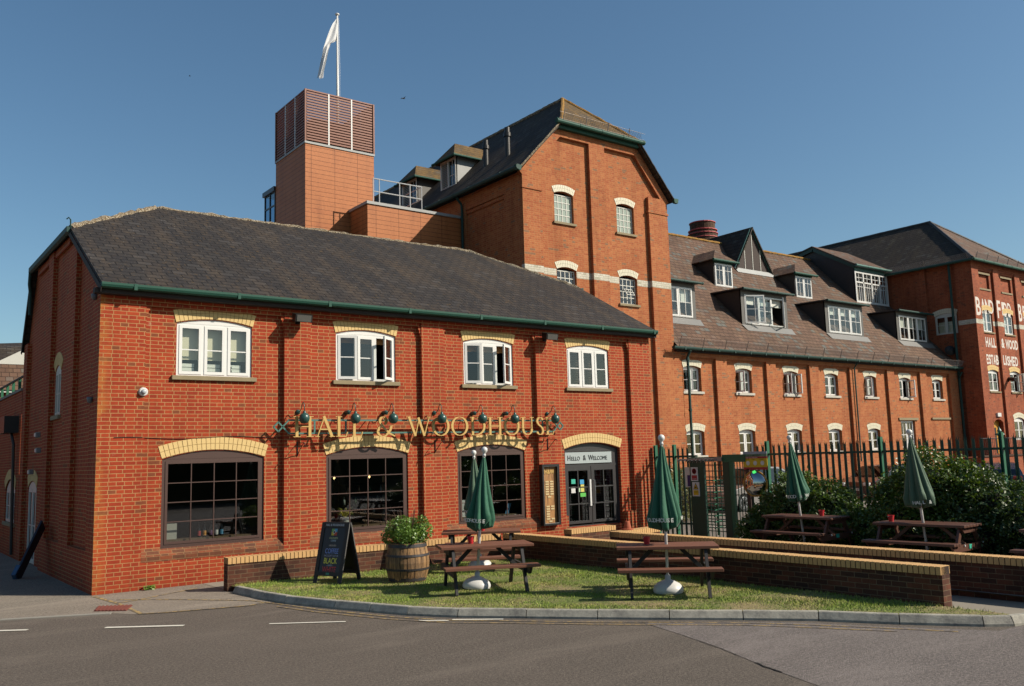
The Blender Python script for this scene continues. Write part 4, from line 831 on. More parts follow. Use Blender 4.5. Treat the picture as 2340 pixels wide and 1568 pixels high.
# ================================================================== MODERN TERRACOTTA TOWER
FM = FR(0, 11.26, 1, 0, 0, 1); mx0, mx1, my1 = 9.07, 11.85, 14.0
mod = thing('modern_tower', 'modern square tower of terracotta panels topped by a louvred screen', 'building', (10.4, 12.5, 0))
m = MB(); m.box(mx0, mx1, 11.26, my1, 2, 13.78); m.build('panel_wall', TERR, mod)
m = MB(); m.box(mx0-.03, mx1+.03, 11.23, my1+.03, 13.782, 13.86); m.build('sill_trim', LEAD2, mod)
for F_, W_, nm in ((FM, mx1-mx0, 'front'), (FR(mx0, 11.26, 0, 1, 1, 0), my1-11.26, 'left'), (FR(mx0, my1, 1, 0, 0, -1), mx1-mx0, 'back'), (FR(mx1, 11.26, 0, 1, -1, 0), my1-11.26, 'right')):
    base = mx0 if nm == 'front' else 0
    m = MB(); z = 13.93
    while z < 15.8:
        m.hexa([F_(base, 0, z), F_(base+W_, 0, z), F_(base+W_, .06, z+.0), F_(base, .06, z+.0), F_(base, 0, z+.062), F_(base+W_, 0, z+.062), F_(base+W_, .06, z+.055), F_(base, .06, z+.055)]); z += .104
    m.fbox(F_, base, base+W_, -.003, .08, 15.8, 15.85); m.build('louvre', LOUV, mod)
    for q in (.333, .667): m = MB(); m.fbox(F_, base+W_*q-.025, base+W_*q+.025, -.012, .09, 13.86, 15.83); m.build('mullion', WHT, mod)
m = MB(); m.box(mx0+.45, mx1-.45, 11.75, my1-.45, 13.87, 14.95); m.build('dark_gap_box', plain('gap_dark', (64, 44, 36), .8), mod)  # dark box added inside the screen so the louvre gaps look dark
for x_, y_ in ((mx0, 11.26), (mx1, 11.26), (mx0, my1), (mx1, my1)): m = MB(); m.box(x_-.03, x_+.03, y_-.03, y_+.03, 13.86, 15.84); m.build('corner_post', LOUV, mod)
wing = thing('flat_roofed_wing', 'low terracotta clad wing with grey parapet between the modern tower and the tall gabled block', 'building', (12.8, 10.5, 0))
wing['label'] = 'low terracotta clad wing with grey parapet between the modern and gabled towers'
m = MB(); m.box(10.82, 14.9, 9.85, 11.255, 2, 11.42); m.box(11.9, 14.9, 11.255, 13.5, 2, 11.35); m.build('panel_wall', TERR, wing); m = MB(); m.box(10.78, 14.85, 9.81, 11.25, 11.425, 11.53); m.build('parapet', LEAD2, wing)
t = thing('roof_railing', 'galvanised handrail on the flat terracotta roof', 'railing', (12.2, 10.2, 11.5))
m = MB(); y_ = 10.12
for z in (12.50, 12.02): m.tube([(11.2, y_, z), (13.25, y_, z), (13.25, y_+1.2, z)], .022, 6)
for x_ in (11.2, 11.45, 12.3, 12.75, 13.25): m.tube([(x_, y_, 11.5), (x_, y_, 12.52)], .02, 6)
m.build('rail', plain('bright_rail', (206, 208, 208), .4, .2), t)
t = thing('glass_stair_box', 'blue glazed box with dark frame behind the modern tower', 'building', (9.2, 14.6, 0))
m = MB(); m.box(9.08, 10.5, 14.04, 15.1, 2, 12.7); m.build('glazing', GLB, t)
m = MB(); m.box(9.0, 10.55, 14.03, 15.2, 12.72, 12.9)
for y_ in (14.05, 14.55, 15.06): m.box(9.05, 9.11, y_, y_+.05, 2, 12.7)
for z in (12.15, 11.2, 10.2): m.box(9.055, 9.105, 14.1, 15.05, z, z+.05)
m.build('frame', CHAR, t)
t = thing('flagpole', 'tall white flagpole rising from the louvred screen of the modern tower', 'flagpole', (10.84, 12.26, 13.8))
m = MB(); m.tube([(10.84, 12.26, 13.8), (10.84, 12.26, 16.2), (10.84, 12.26, 19.62)], [.06, .05, .032], 10); m.build('pole', PLW, t, smooth=True); m = MB(); m.lathe((10.84, 12.26, 19.6), [(.03, 0), (.05, .02), (.09, .05), (.07, .09), (.02, .11)], 12); m.build('cap', PLW, t, smooth=True)
m = MB(); m.tube([(10.90, 12.26, 19.5), (10.93, 12.24, 17.5), (10.91, 12.22, 15.6)], .006, 4); m.build('halyard', PLW, t)
# flag: hangs limp, falling away to the left
rows = []; NZ, NX = 26, 10
Lf = [(10.82, 19.5), (10.62, 19.2), (10.46, 18.85), (10.33, 18.45), (10.24, 18.1), (10.2, 17.75), (10.12, 17.3), (10.05, 16.95), (10.0, 16.85)]
Rf = [(10.86, 19.5), (10.86, 19.2), (10.86, 18.8), (10.84, 18.58), (10.58, 18.42), (10.47, 18.1), (10.36, 17.6), (10.26, 17.2), (10.22, 16.88)]
def itp(L, t): f = t*(len(L)-1); i = min(int(f), len(L)-2); f -= i; return (L[i][0]*(1-f)+L[i+1][0]*f, L[i][1]*(1-f)+L[i+1][1]*f)
m = MB()
for i in range(NZ+1):
    a = itp(Lf, i/NZ); b = itp(Rf, i/NZ)
    for j in range(NX+1):
        q = j/NX; m.v.append((a[0]*(1-q)+b[0]*q, 12.26-.10*math.sin(q*9+i*.22)*(1-q*.6)*min(1, i/6), a[1]*(1-q)+b[1]*q))
for i in range(NZ):
    for j in range(NX): k = i*(NX+1)+j; m.f.append((k, k+1, k+NX+2, k+NX+1)); m.mi.append(0)
tag(m.build('flag', FLAGM, smooth=True), 'limp white flag hanging from the flagpole', 'flag')

# ================================================================== MIDDLE RANGE
mid = thing('maltings_range', 'long orange brick range with brown slate roof and dormers behind the green fence', 'building', (33, 6, 0))
MX1 = 44.55
MC = [23.3, 26.5, 29.75, 32.83, 36.05, 39.2, 42.42]; hw = .52
up = [(c-hw, c+hw, 4.66, 5.60, .09) for c in MC]; lo = [(c-hw, c+hw, 2.12, 3.04, .09) for c in MC[:5]]
oh = [opening(*q) for q in up+lo]+[opening(38.5, 39.85, 1.5, 3.52, 0)]
m = MB(); m.poly(FT, [(tx1, 0), (MX1, 0), (MX1, 6.45), (tx1, 6.45)], oh, .13)
for h in oh: m.strip(FT, h, .13, .36)
MP = [(tx1+.001, 22.6), (24.62, 25.3), (27.9, 28.55), (31.0, 31.68), (34.17, 34.85), (37.42, 38.05), (40.5, 41.15), (43.5, MX1)]
for a, b in MP: m.fbox(FT, a, b, .001, .15, 0, 6.35)
for (a, b), (c, d) in zip(MP[:-1], MP[1:]):
    for k in range(4): m.fbox(FT, b+.0005, c-.0005, .002+.033*k, .15, 6.35-.32*(k == 0)-.01-.085*k-.16*(k > 0), 6.35-.16*(k > 0)-.01-.085*(k-1)*(k > 0) if k else 6.35)
m.build('wall', ORNG, mid, recalc=False)
opn = {0: ((0, R(35), 'L'),), 1: ((0, R(70), 'L'),), 2: ((0, R(75), 'L'), (1, R(80), 'R')), 4: ((0, R(75), 'L'),), 5: ((1, R(85), 'R'),)}
for k, (a, b, c, d, r) in enumerate(up+lo):
    bl = [(a+.02, b-.02, c+.03, d, [BLINDW, DARK, CURT, DARK, BLINDD, DARK, DARK][k], .07 if k == 4 else 0)] if k in (4,) else [(a+.05, b-.05, d-.16, d, CURT if k == 2 else BLINDW, 0)] if k in (0, 3) else None
    window(FT, mid, a, b, c, d, r, .27, WHT, GLS, n=2, ft=.055, st=.055, bar=.032, mull=.03, sill=(.10, .20, .10), opens=opn.get(k, ()), blind=bl)
    arch(FT, a, b, d+.005, r, .27, .13, mid, [CREA, MORG], 12)
f = window(FT, mid, 38.5, 39.85, 1.5, 3.52, 0, .24, WHT, GLS, n=2, nx=2, nz=3, ft=.06, st=.06, bar=.03)
m = MB(); m.fbox(FT, 38.3, 40.1, .06, .12, 3.54, 3.66); m.build('lintel', STON, mid); m = MB(); m.fbox(FT, 41.5, 43.4, .06, .12, 3.58, 3.68); m.build('lintel', STON, mid)
m = MB(); m.fbox(FT, tx1+.2, MX1, .9, 1.0, .3, 6.2); m.build('interior', DARK, mid)
# main roof
ey, ezm, ryy, rzz = 5.78, 6.36, 12.4, 13.24; sl_ = (rzz-ezm)/(ryy-ey)
m = MB(); m.quad((tx1, ey, ezm), (MX1, ey, ezm), (MX1, ryy, rzz), (tx1, ryy, rzz)); m.quad((tx1, ryy, rzz), (MX1, ryy, rzz), (MX1, ryy+6.6, ezm), (tx1, ryy+6.6, ezm)); mrf = m.build('roof', SLM, mid, recalc=False)
ridge([(tx1, ryy, rzz+.02), (41.5, ryy, rzz+.02)], mrf, LICO, .08, jit=.008)
gutter(tx1-.35, 44.4, 5.72, 6.33, .085, PIPE, mid, 1.0)
m = MB(); m.fbox(FT, tx1, 44.4, -.12, .0, 6.2, 6.34); m.build('fascia', SOFF, mid)
guard((tx1-.3, 5.62, 6.42), (44.45, 5.62, 6.42), mid, h=.27, lean=(0, -.10), postgap=1.35)
m = MB(); m.tube([(22.78, 5.70, 6.25), (22.78, 5.86, 6.0), (22.78, 5.88, 0)], .055, 10)
for z in (5.85, 5.2, 3.85, 2.0): m.tube([(22.78, 5.87, z), (22.78, 5.87, z+.1)], .075, 10)
m.build('downpipe', PIPE, mid, smooth=False)
m = MB(); m.tube([(34.45, 5.72, 6.25), (34.45, 5.92, 6.0), (34.45, 5.93, 1.6)], .035, 8); m.build('downpipe', PIPE, mid)
rz = lambda y: ezm+(y-ey)*sl_
def dormer(kind, x0, x1, yf, z0, z1, lab, ncas=3, opens=(), blind=True, cheek=LEADD):
    d = bpy.data.objects.new('dormer', None); COL.objects.link(d); d.location = (x0, yf, z0); setpar(d, mid); d['label'] = lab
    back = ey+(z1-ezm)/sl_+.1; FD = FR(0, yf, 1, 0, 0, 1)
    for xx, w_ in ((x0, .06), (x1, -.06)): m = MB(); m.prism([(xx, yf, z0-.15), (xx, back, z1), (xx, yf, z1)], (w_, 0, 0)); m.build('cheek', cheek, d)
    bd = .22 if kind == 'flat' else .05
    if kind == 'flat':
        m = MB(); rectframe(m, FD, x0, x1, z0-.1, z1, -.01, .06, bd, bd*.6); m.build('lead_surround', LEAD, d)
        m = MB(); m.hexa([(x0-.15, yf-.22, z1), (x1+.15, yf-.22, z1), (x1+.15, back+.1, z1+.05), (x0-.15, back+.1, z1+.05), (x0-.15, yf-.22, z1+.06), (x1+.15, yf-.22, z1+.06), (x1+.15, back+.1, z1+.11), (x0-.15, back+.1, z1+.11)]); m.build('dormer_roof', LEADD, d)
        halfgutter((x0-.1, yf-.26, z1+.02), (x1+.22, yf-.26, z1+.02), .055, PIPE, d)
        m = MB(); q = [(x0-.15, yf-.1), (x1+.15, yf-.1), (x1+.12, yf-.33), (x0-.02, yf-.33)]; m.quad(*[(a, b, rz(b)+.02+(.06 if b > yf-.2 else 0)) for a, b in q]); m.build('flashing', LEAD3, d, recalc=False)
    else:
        e = .2; h_ = .62; xm = (x0+x1)/2; by = back+.7; m = MB(); A, B_, C_ = (x0-e, yf-e, z1), (x1+e, yf-e, z1), (xm, yf+.42, z1+h_)
        m.quad(A, B_, C_); m.quad(A, C_, (xm, by, z1+h_), (x0-e, back+.15, z1)); m.quad(B_, (x1+e, back+.15, z1), (xm, by, z1+h_), C_)
        r_ = m.build('dormer_roof', SLM, d, recalc=False); s2 = r_.modifiers.new('s', 'SOLIDIFY'); s2.thickness = .05
        halfgutter((x0-e, yf-e, z1-.04), (x1+e+.05, yf-e, z1-.04), .06, GRNL if 0 else GRN, d)
        m = MB(); m.fbox(FD, x0, x1, -.06, .0, z1-.14, z1-.02); m.build('fascia', GRN, d)
    a, b, c, e_ = x0+bd, x1-bd, z0+(.03 if kind == 'flat' else .02), z1-(.2 if kind == 'flat' else .15)
    m = MB(); rectframe(m, FD, a, b, c, e_, -.03, .06, .05)
    W_ = (b-a)/ncas
    for i in range(1, ncas): m.fbox(FD, a+W_*i-.03, a+W_*i+.03, -.03, .06, c+.05, e_-.05)
    m.build('window_frame', WHT, d)
    for i in range(ncas):
        o_ = [q for q in opens if q[0] == i]
        sash(FD, a+W_*i+.03, a+W_*(i+1)-.03, c+.03, e_-.03, -.04, d, WHT, GLS, 2, 2, .05, .02, o_[0][1] if o_ else 0, o_[0][2] if o_ else 'L', split=.74 if kind != 'flat' else None)
    m = MB(); m.fbox(FD, a, b, .7, .75, c-.3, e_); m.build('room_back', DARK, d)
    if blind:
        for i in range(ncas):
            m = MB(); m.fbox(FD, a+W_*i+.06, a+W_*(i+1)-.06, .12, .13, e_-(.62 if blind == 2 else .4), e_-.04); m.build('blind', BLINDW, d)
    return d
dormer('flat', 21.9, 24.95, 7.2, 7.85, 9.35, 'lower flat roofed dormer touching the tall tower', 3, blind=2)
dormer('flat', 27.98, 31.3, 7.2, 7.85, 9.4, 'lower flat roofed dormer with two open casements', 3, opens=((0, R(30), 'L'), (2, R(35), 'R')), blind=1)
dormer('flat', 34.35, 37.6, 7.2, 7.85, 9.4, 'third lower flat roofed dormer from the tower', 3, blind=1)
dormer('flat', 40.8, 43.95, 7.2, 7.85, 9.4, 'lower flat roofed dormer nearest the right hand block', 3, blind=2)
dormer('hip', 28.85, 30.2, 9.35, 10.02, 11.3, 'small upper hipped dormer left of the pointed gablet', 2, blind=0)
dormer('hip', 35.15, 36.6, 9.35, 10.02, 11.3, 'small upper hipped dormer right of the pointed gablet', 2, blind=0)
# pointed gablet
g = bpy.data.objects.new('gablet', None); COL.objects.link(g); g.location = (33.6, 10.7, 11.5); setpar(g, mid)
gx0, gx1, gy, gz, gt = 32.15, 35.0, 10.7, 11.5, 13.75; gm = (gx0+gx1)/2
m = MB(); m.prism([(gx0, gy, gz), (gx1, gy, gz), (gm, gy, gt)], (0, .06, 0)); m.build('gable_boards', plain('weathered_board', (58, 44, 38), .8, var=.4, vs=2), g)
m = MB()
for q in (.28, .5, .72): xx = gx0+(gx1-gx0)*q; zz = gz+(gt-gz)*(1-abs(q-.5)*2); m.fbox(FR(0, gy, 1, 0, 0, 1), xx-.02, xx+.02, -.02, 0, gz, zz-.1)
m.build('cover_strip', WHTG, g)
m = MB(); m.beam((gx0-.05, gy-.04, gz-.05), (gm, gy-.04, gt+.02), .05, .12); m.beam((gx1+.05, gy-.04, gz-.05), (gm, gy-.04, gt+.02), .05, .12); m.build('bargeboard', SIGG, g)
m = MB(); m.quad((gx0-.1, gy-.15, gz-.08), (gm, gy-.15, gt+.06), (gm, gy+3.4, gt+.06), (gx0-.1, gy+.6, gz-.08)); m.quad((gx1+.1, gy-.15, gz-.08), (gx1+.1, gy+.6, gz-.08), (gm, gy+3.4, gt+.06), (gm, gy-.15, gt+.06)); o_ = m.build('gablet_roof', SLD, g, recalc=False); s2 = o_.modifiers.new('s', 'SOLIDIFY'); s2.thickness = .06
m = MB(); m.quad((gx0-.1, gy-.05, gz+.02), (gx1+.1, gy-.05, gz+.02), (gx1+.1, gy-.25, rz(gy-.25)+.03), (gx0-.1, gy-.25, rz(gy-.25)+.03)); m.build('flashing', LEAD2, g, recalc=False)
# big dormer beside the right block
d = bpy.data.objects.new('large_dormer', None); COL.objects.link(d); d.location = (41.1, 9.6, 10.3); setpar(d, mid); FD = FR(0, 9.6, 1, 0, 0, 1)
m = MB(); m.prism([(41.1, 9.6, 10.2), (41.1, 13.6, 13.6), (41.1, 12.04, 13.9), (41.1, 9.6, 12.4)], (.06, 0, 0)); m.build('cheek', LEADD, d)
m = MB(); m.beam((41.0, 9.45, 12.32), (41.0, 12.04, 13.82), .08, .26); m.build('bargeboard', GRND, d); m = MB(); m.beam((41.0, 12.04, 13.82), (41.0, 13.9, 13.45), .08, .26); m.build('bargeboard', GRND, d)
m = MB(); m.quad((40.9, 9.35, 12.40), (44.5, 9.35, 12.40), (44.5, 12.04, 13.98), (40.9, 12.04, 13.98)); m.quad((40.9, 12.04, 13.98), (44.5, 12.04, 13.98), (44.5, 14.2, 13.5), (40.9, 14.2, 13.5)); o_ = m.build('dormer_roof', SLM, d, recalc=False); s2 = o_.modifiers.new('s', 'SOLIDIFY'); s2.thickness = .06
halfgutter((40.95, 9.35, 12.36), (44.5, 9.35, 12.36), .07, SIGG, d)
m = MB(); m.fbox(FD, 41.1, 44.4, -.05, .02, 12.1, 12.32); m.build('fascia', SIGG, d)
m = MB(); rectframe(m, FD, 41.1, 44.4, 10.28, 12.08, -.04, .06, .1, .12); m.fbox(FD, 41.2, 44.3, -.04, .06, 11.42, 11.5)
for i in range(1, 4): x_ = 41.1+3.3*i/4; m.fbox(FD, x_-.05, x_+.05, -.04, .06, 10.4, 11.98)
m.build('window_frame', WHT, d)
m = MB()
for i in range(4):
    x_ = 41.1+3.3*(i+.5)/4; m.fbox(FD, x_-.015, x_+.015, -.01, .03, 10.4, 11.98); m.fbox(FD, x_-.34, x_+.34, -.008, .028, 11.72, 11.75); m.fbox(FD, x_-.34, x_+.34, -.008, .028, 11.2, 11.23)
    for q in (-.19, .19): m.fbox(FD, x_+q-.012, x_+q+.012, -.006, .026, 10.4, 11.42)
m.build('glazing_bars', WHT, d)
m = MB(); m.quad(FD(41.15, .02, 10.35), FD(44.35, .02, 10.35), FD(44.35, .02, 12.0), FD(41.15, .02, 12.0)); m.build('pane', GLS, d, recalc=False)
m = MB(); m.fbox(FD, 41.2, 44.4, 1.0, 1.05, 10, 12.1); m.build('room_back', DARK, d)
for x_, cc in ((41.6, OCHR), (42.0, BLUEB), (42.35, OCHR)): m = MB(); m.fbox(FD, x_-.13, x_+.13, .2, .4, 10.5, 11.1); m.build('shelf_box', cc, d)
# chimney behind
t = thing('brick_chimney', 'squat round dark brick chimney with pink straps above the brown roof ridge', 'chimney', (34.4, 14.5, 12))
m = MB(); m.lathe((34.4, 14.6, 11.5), [(.72, 0), (.74, 1.5), (.78, 2.3), (.84, 2.42), (.84, 2.5), (.8, 2.9), (.74, 3.05), (.70, 3.1), (.70, 3.55), (.5, 3.56)], 22); m.build('stack', DRKB, t)
m = MB()
for z, r in ((14.1, .85), (14.35, .83), (14.55, .80), (15.0, .72)): m.lathe((34.4, 14.6, z), [(r, 0), (r+.02, .01), (r+.02, .05), (r, .06)], 22)
m.build('strap', PINK, t)

# ================================================================== RIGHT-HAND BLOCK
rb = thing('lettered_block', 'tall red brick block at the right edge with painted white lettering', 'building', (48, 4.8, 0))
RX0, RX1, RY = 44.55, 52.7, 4.8; FRB = FR(0, RY, 1, 0, 0, 1); EZR = 12.15
mw = [(c-.58, c+.58, 8.3, 9.42, .1) for c in (46.1, 48.6, 51.1)]; lw = [(c-.58, c+.58, 5.05, 6.12, .1) for c in (46.15, 48.68, 51.2)]
bw = [opening(c-.6, c+.6, 10.72, 11.5, 0) for c in (46.1, 48.7, 51.3)]
dr = opening(45.65, 46.75, 1.7, 3.35, .18); lw2 = (48.05, 49.3, 2.4, 3.5, .14)
hs = [opening(*q) for q in mw+lw]+bw+[dr, opening(*lw2)]
m = MB(); m.poly(FRB, [(RX0, 0), (RX1, 0), (RX1, EZR), (RX0, EZR)], hs, .12)
for h in hs: m.strip(FRB, h, .12, .3)
for a, b in ((RX0, 45.3), (47.0, 47.65), (49.6, 50.2), (RX1-.6, RX1)): m.fbox(FRB, a, b, 0, .14, 0, EZR-.02)
for a, b in ((45.3, 47.0), (47.65, 49.6), (50.2, 52.1)):
    for k in range(3): m.fbox(FRB, a+.0005, b-.0005, .002+.03*k, .14, 11.98-.1*k-.1, 11.98-.1*(k-1) if k else 12.13)
for c in (46.1, 48.7, 51.3): m.fbox(FRB, c-.6, c+.6, .22, .3, 10.72, 11.5)
FRL = FR(RX0, RY, 0, 1, 1, 0); so_ = opening(1.08, 2.3, 8.3, 9.33, .12)
m.poly(FRL, [(0.002, 0), (14, 0), (14, EZR), (.002, EZR)], [so_], .12); m.strip(FRL, so_, .12, .2)
for a, b in ((.1415, .95), (2.6, 3.2), (5.2, 5.8)): m.fbox(FRL, a, b, .001, .14, 9.5 if a > 2 else 0, EZR-.02)
m.poly(FR(RX1, RY, 0, 1, -1, 0), [(0, 0), (14, 0), (14, EZR), (0, EZR)], [], 0)
m.build('wall', RBLK, rb, recalc=False)
for (a, b, c, d, r), mats, op in zip(mw+lw, [[BUFF, MORT]]*6, [()]*4+[((1, R(60), 'R'),)]+[()]):
    window(FRB, rb, a, b, c, d, r, .2, WHT, GLS, n=2, ft=.05, st=.06, bar=.03, sill=(.06, .14, .08), opens=op, blind=[(a+.05, b-.05, c+.05, d-.05, CURT if c < 6 else BLINDW, .09 if c < 6 else 0)])
    arch(FRB, a, b, d+.005, r, .27, .12, rb, mats, 11)
window(FRB, rb, *lw2, .2, WHT, GLS, n=2, ft=.05, st=.06, bar=.03); arch(FRB, lw2[0], lw2[1], 3.505, .14, .28, .12, rb, [CREA, MORG], 12)
window(FRL, rb, 1.08, 2.3, 8.3, 9.33, .12, .15, WHTG, GLS, n=2, ft=.05, st=.06, bar=.03, blind=[(1.15, 2.2, 8.35, 9.0, BLINDC, 0)]); arch(FRL, 1.08, 2.3, 9.335, .12, .27, .12, rb, [CREA, MORG], 11)
m = MB()
for a, b, dd in ((RX0-.002, 45.31, -.004), (45.31, 45.5, .116), (46.7, 46.99, .116), (46.99, 47.66, -.004), (47.66, 48.0, .116), (49.2, 49.59, .116), (49.59, 50.21, -.004), (50.21, 50.5, .116)): m.fbox(FRB, a, b, dd, .15, 8.68, 8.93); m.build('white_band', GLZW, rb); m = MB()
m.fbox(FRL, .0, .955, -.004, .1, 8.68, 8.93); m.build('white_band', GLZW, rb)
m = MB()
for c in (46.1, 48.7, 51.3): m.fbox(FRB, c-.68, c+.68, .08, .22, 11.5, 11.6); m.fbox(FRB, c-.66, c+.66, .08, .22, 10.62, 10.715)
m.build('lintel', STON, rb)
m = MB(); m.fbox(FRB, 45.65, 46.75, .36, .42, 1.7, 3.5); m.build('door_frame', OCHR, rb); m = MB(); m.fbox(FRB, 45.72, 46.3, .33, .36, 1.7, 3.1); m.build('door', BLK, rb)
arch(FRB, 45.65, 46.75, 3.355, .18, .26, .12, rb, [RBLK, MORG], 11); m = MB(); m.fbox(FRB, 46.0, 46.4, .02, .14, 3.68, 3.88); m.build('bulkhead_light', PLW, rb)
SGW = plain('painted_letter', (224, 216, 206), .8, var=.25, vs=9)
GR = []
def row(z, h, items): GR.extend((ch, u, z, h, w_, p_) for ch, u, w_, p_ in items)
row(9.13, 1.0, [('B', 44.66, .52, 1), ('F', 47.08, .40, 1), ('B', 49.66, .42, 1)]); row(9.36, .76, [('A', 45.5, .46, 0), ('N', 45.98, .46, 0), ('D', 46.46, .46, 0), ('I', 47.92, .2, 0), ('D', 48.12, .42, 0), ('D', 48.6, .42, 0), ('R', 50.5, .42, 0), ('E', 51.0, .4, 0)])
row(7.46, .54, [('H', 45.62, .28, 0), ('A', 45.92, .3, 0), ('L', 46.26, .25, 0), ('L', 46.54, .25, 0), ('&', 47.18, .36, 1), ('W', 47.95, .42, 0), ('O', 48.36, .34, 0), ('O', 48.72, .34, 0), ('D', 49.08, .34, 0), ('H', 50.5, .3, 0), ('O', 50.85, .3, 0)])
row(6.52, .54, [('E', 45.50, .25, 0), ('S', 45.76, .28, 0), ('T', 46.05, .25, 0), ('A', 46.3, .3, 0), ('B', 46.62, .3, 0), ('L', 47.2, .24, 1), ('I', 47.48, .12, 1), ('S', 47.93, .26, 0), ('H', 48.2, .32, 0), ('E', 48.56, .28, 0), ('D', 48.88, .34, 0)])
for k, (ch, u, z, h, w_, p_) in enumerate(GR):      # painted letters, as worn blocks of paint on pilaster or panel
    o = text('painted_letter', ch, h/.72, FRB, u, z, (-.004 if p_ else .116)-.0003*(k % 3), SGW, rb, .001, .026)
    xs = [v.co.x for v in o.data.vertices]; zs = [v.co.z for v in o.data.vertices]; x0, x1, z0_, z1_ = min(xs), max(xs), min(zs), max(zs)
    for v in o.data.vertices: v.co.x = u+(v.co.x-x0)/(x1-x0)*w_; v.co.z = z+(v.co.z-z0_)/(z1_-z0_)*h
# roof
m = MB(); apx = (48.6, 8.9, 15.75); e0, e1, ef = RX0-.3, RX1+.3, RY-.25; EZR2 = EZR
m.quad((e0, ef, EZR2), (e1, ef, EZR2), apx); rfr = m.build('roof', SLM, rb, recalc=False)
m = MB(); m.quad((e0, ef, EZR2), apx, (48.6, 22, 15.75), (e0, 22, EZR2)); m.quad((e1, ef, EZR2), (e1, 22, EZR2), (48.6, 22, 15.75), apx); rfs = m.build('side_roof', SLD, rb, recalc=False)
ridge([(e0, ef, EZR2+.03), apx], rfr, LEADD, .09, jit=.004); ridge([apx, (e1, ef, EZR2+.03)], rfr, LEADD, .08, jit=.004); ridge([apx, (48.6, 22, 15.75)], rfr, LEADD, .08, jit=.004)
halfgutter((e0-.02, ef-.06, EZR-.04), (e1, ef-.06, EZR-.04), .08, GRN, rb); halfgutter((e0-.04, ef-.05, EZR-.04), (e0-.04, 20, EZR-.04), .08, GRND, rb)
guard((e0, ef-.1, EZR+.04), (e1, ef-.1, EZR+.04), rb, h=.27, lean=(0, -.1), postgap=1.2); guard((e0-.1, ef, EZR+.04), (e0-.1, 11, EZR+.04), rb, h=.27, lean=(-.1, 0), postgap=1.2)
m = MB(); m.tube([(44.42, 5.95, 12.1), (44.42, 5.93, 1.0)], .07, 8); m.tube([(44.3, 5.7, 6.1), (44.3, 5.85, 5.9), (44.42, 5.93, 5.85)], .06, 8); m.build('downpipe', PIPE, rb)
t = thing('satellite_dish', 'dark satellite dish on the shaded side wall of the right hand block', 'dish', (44.5, 6.2, 7.3))
m = MB(); m.lathe((44.35, 6.25, 7.35), [(.28, 0), (.2, -.05), (.08, -.08), (.01, -.085)], 20, axis=(-.75, -.6, .25)); m.build('dish', plain('dish_grey', (74, 74, 74), .6), t, smooth=True); m = MB(); m.tube([(44.5, 6.3, 7.1), (44.3, 6.25, 7.3), (44.1, 6.1, 7.4)], .015, 6); m.build('arm', BLK, t)
t = thing('spotlight', 'black wall spotlight between the two lowest lettered block windows', 'lamp', (47.6, 4.75, 5.6)); t['label'] = 'black spotlight on the lettered block left of its second lower window'
m = MB(); m.lathe((47.55, 4.75, 5.75), [(.1, -.02), (.11, .25), (.13, .42), (.11, .43)], 14, axis=(-.3, -1, -.15)); m.build('head', BLK, t); m = MB(); m.tube([(47.55, 4.8, 5.6), (47.55, 4.7, 5.75)], .03, 6); m.build('bracket', BLK, t)
# raised terrace with railing in front of it
t = thing('terrace_wall', 'low red brick terrace wall in front of the right hand block', 'wall', (46, 3.4, 0)); m = MB(); m.box(40.6, 60, 3.2, 4.799, 0, 1.60); m.build('brickwork', RBLK, t); m = MB(); m.box(40.55, 60, 3.15, 3.5, 1.602, 1.68); m.build('coping', WALB, t)
t = thing('terrace_railing', 'thin dark iron railing on top of the terrace wall', 'railing', (46, 3.3, 1.68)); m = MB(); m.tube([(40.6, 3.3, 2.5), (58, 3.3, 2.5)], .022, 6); x_ = 40.7
m.build('handrail', BLK, t); m = MB()
while x_ < 56: m.tube([(x_, 3.3, 1.66), (x_, 3.3, 2.5)], .012, 4, cap=False); x_ += .16
m.build('balusters', BLK, t)

# ================================================================== FAR LEFT
t = thing('side_annexe', 'low dark brick annexe with green railed roof beyond the shaded pub side', 'building', (3, 13, 0))
FA = FR(0.0, 8.85, 0, 1, 1, 0); ao = opening(.55, 2.3, .9, 1.78, .28)
m = MB(); m.poly(FA, [(0, 0), (11, 0), (11, 4.4), (0, 4.4)], [ao], .0); m.strip(FA, ao, 0, .1); m.quad((0, 8.85, 4.4), (6, 8.85, 4.4), (6, 19.85, 4.4), (0, 19.85, 4.4)); m.build('wall', PUBR, t, recalc=False)
m = MB(); m.fbox(FA, -.02, 11, -.04, .25, 4.402, 4.47); m.build('coping', CONC, t)
window(FA, t, .55, 2.3, .9, 1.78, .28, .04, WHTG, GLS, n=3, ft=.06, st=.05, sill=(.12, .08, .1)); arch(FA, .55, 2.3, 1.79, .28, .28, 0, t, [BUFF, MORT], 10)
t = thing('roof_railing', 'green metal railing along the annexe roof at the left edge', 'railing', (.2, 12, 4.47))
m = MB(); m.tube([(.15, 8.9, 4.88), (.15, 19, 4.88)], .035, 8); m.build('handrail', PIPE, t)
for k in range(9): y_ = 9.3+1.15*k; m = MB(); m.beam((.15, y_, 4.45), (.15, y_, 4.85), .07, .07, up=(0, 1, 0)); m.build('baluster', GRNL, t)
t = thing('vent_box', 'dark metal flue box on the annexe wall', 'box', (-.3, 9.4, 3.3)); m = MB(); m.box(-.35, -.001, 9.2, 10.2, 3.3, 3.75); m.build('casing', BLK, t); m = MB(); m.tube([(-.15, 9.4, 3.3), (-.1, 9.3, 3.0), (-.05, 9.3, .1)], .04, 6); m.build('pipe', BLK, t)
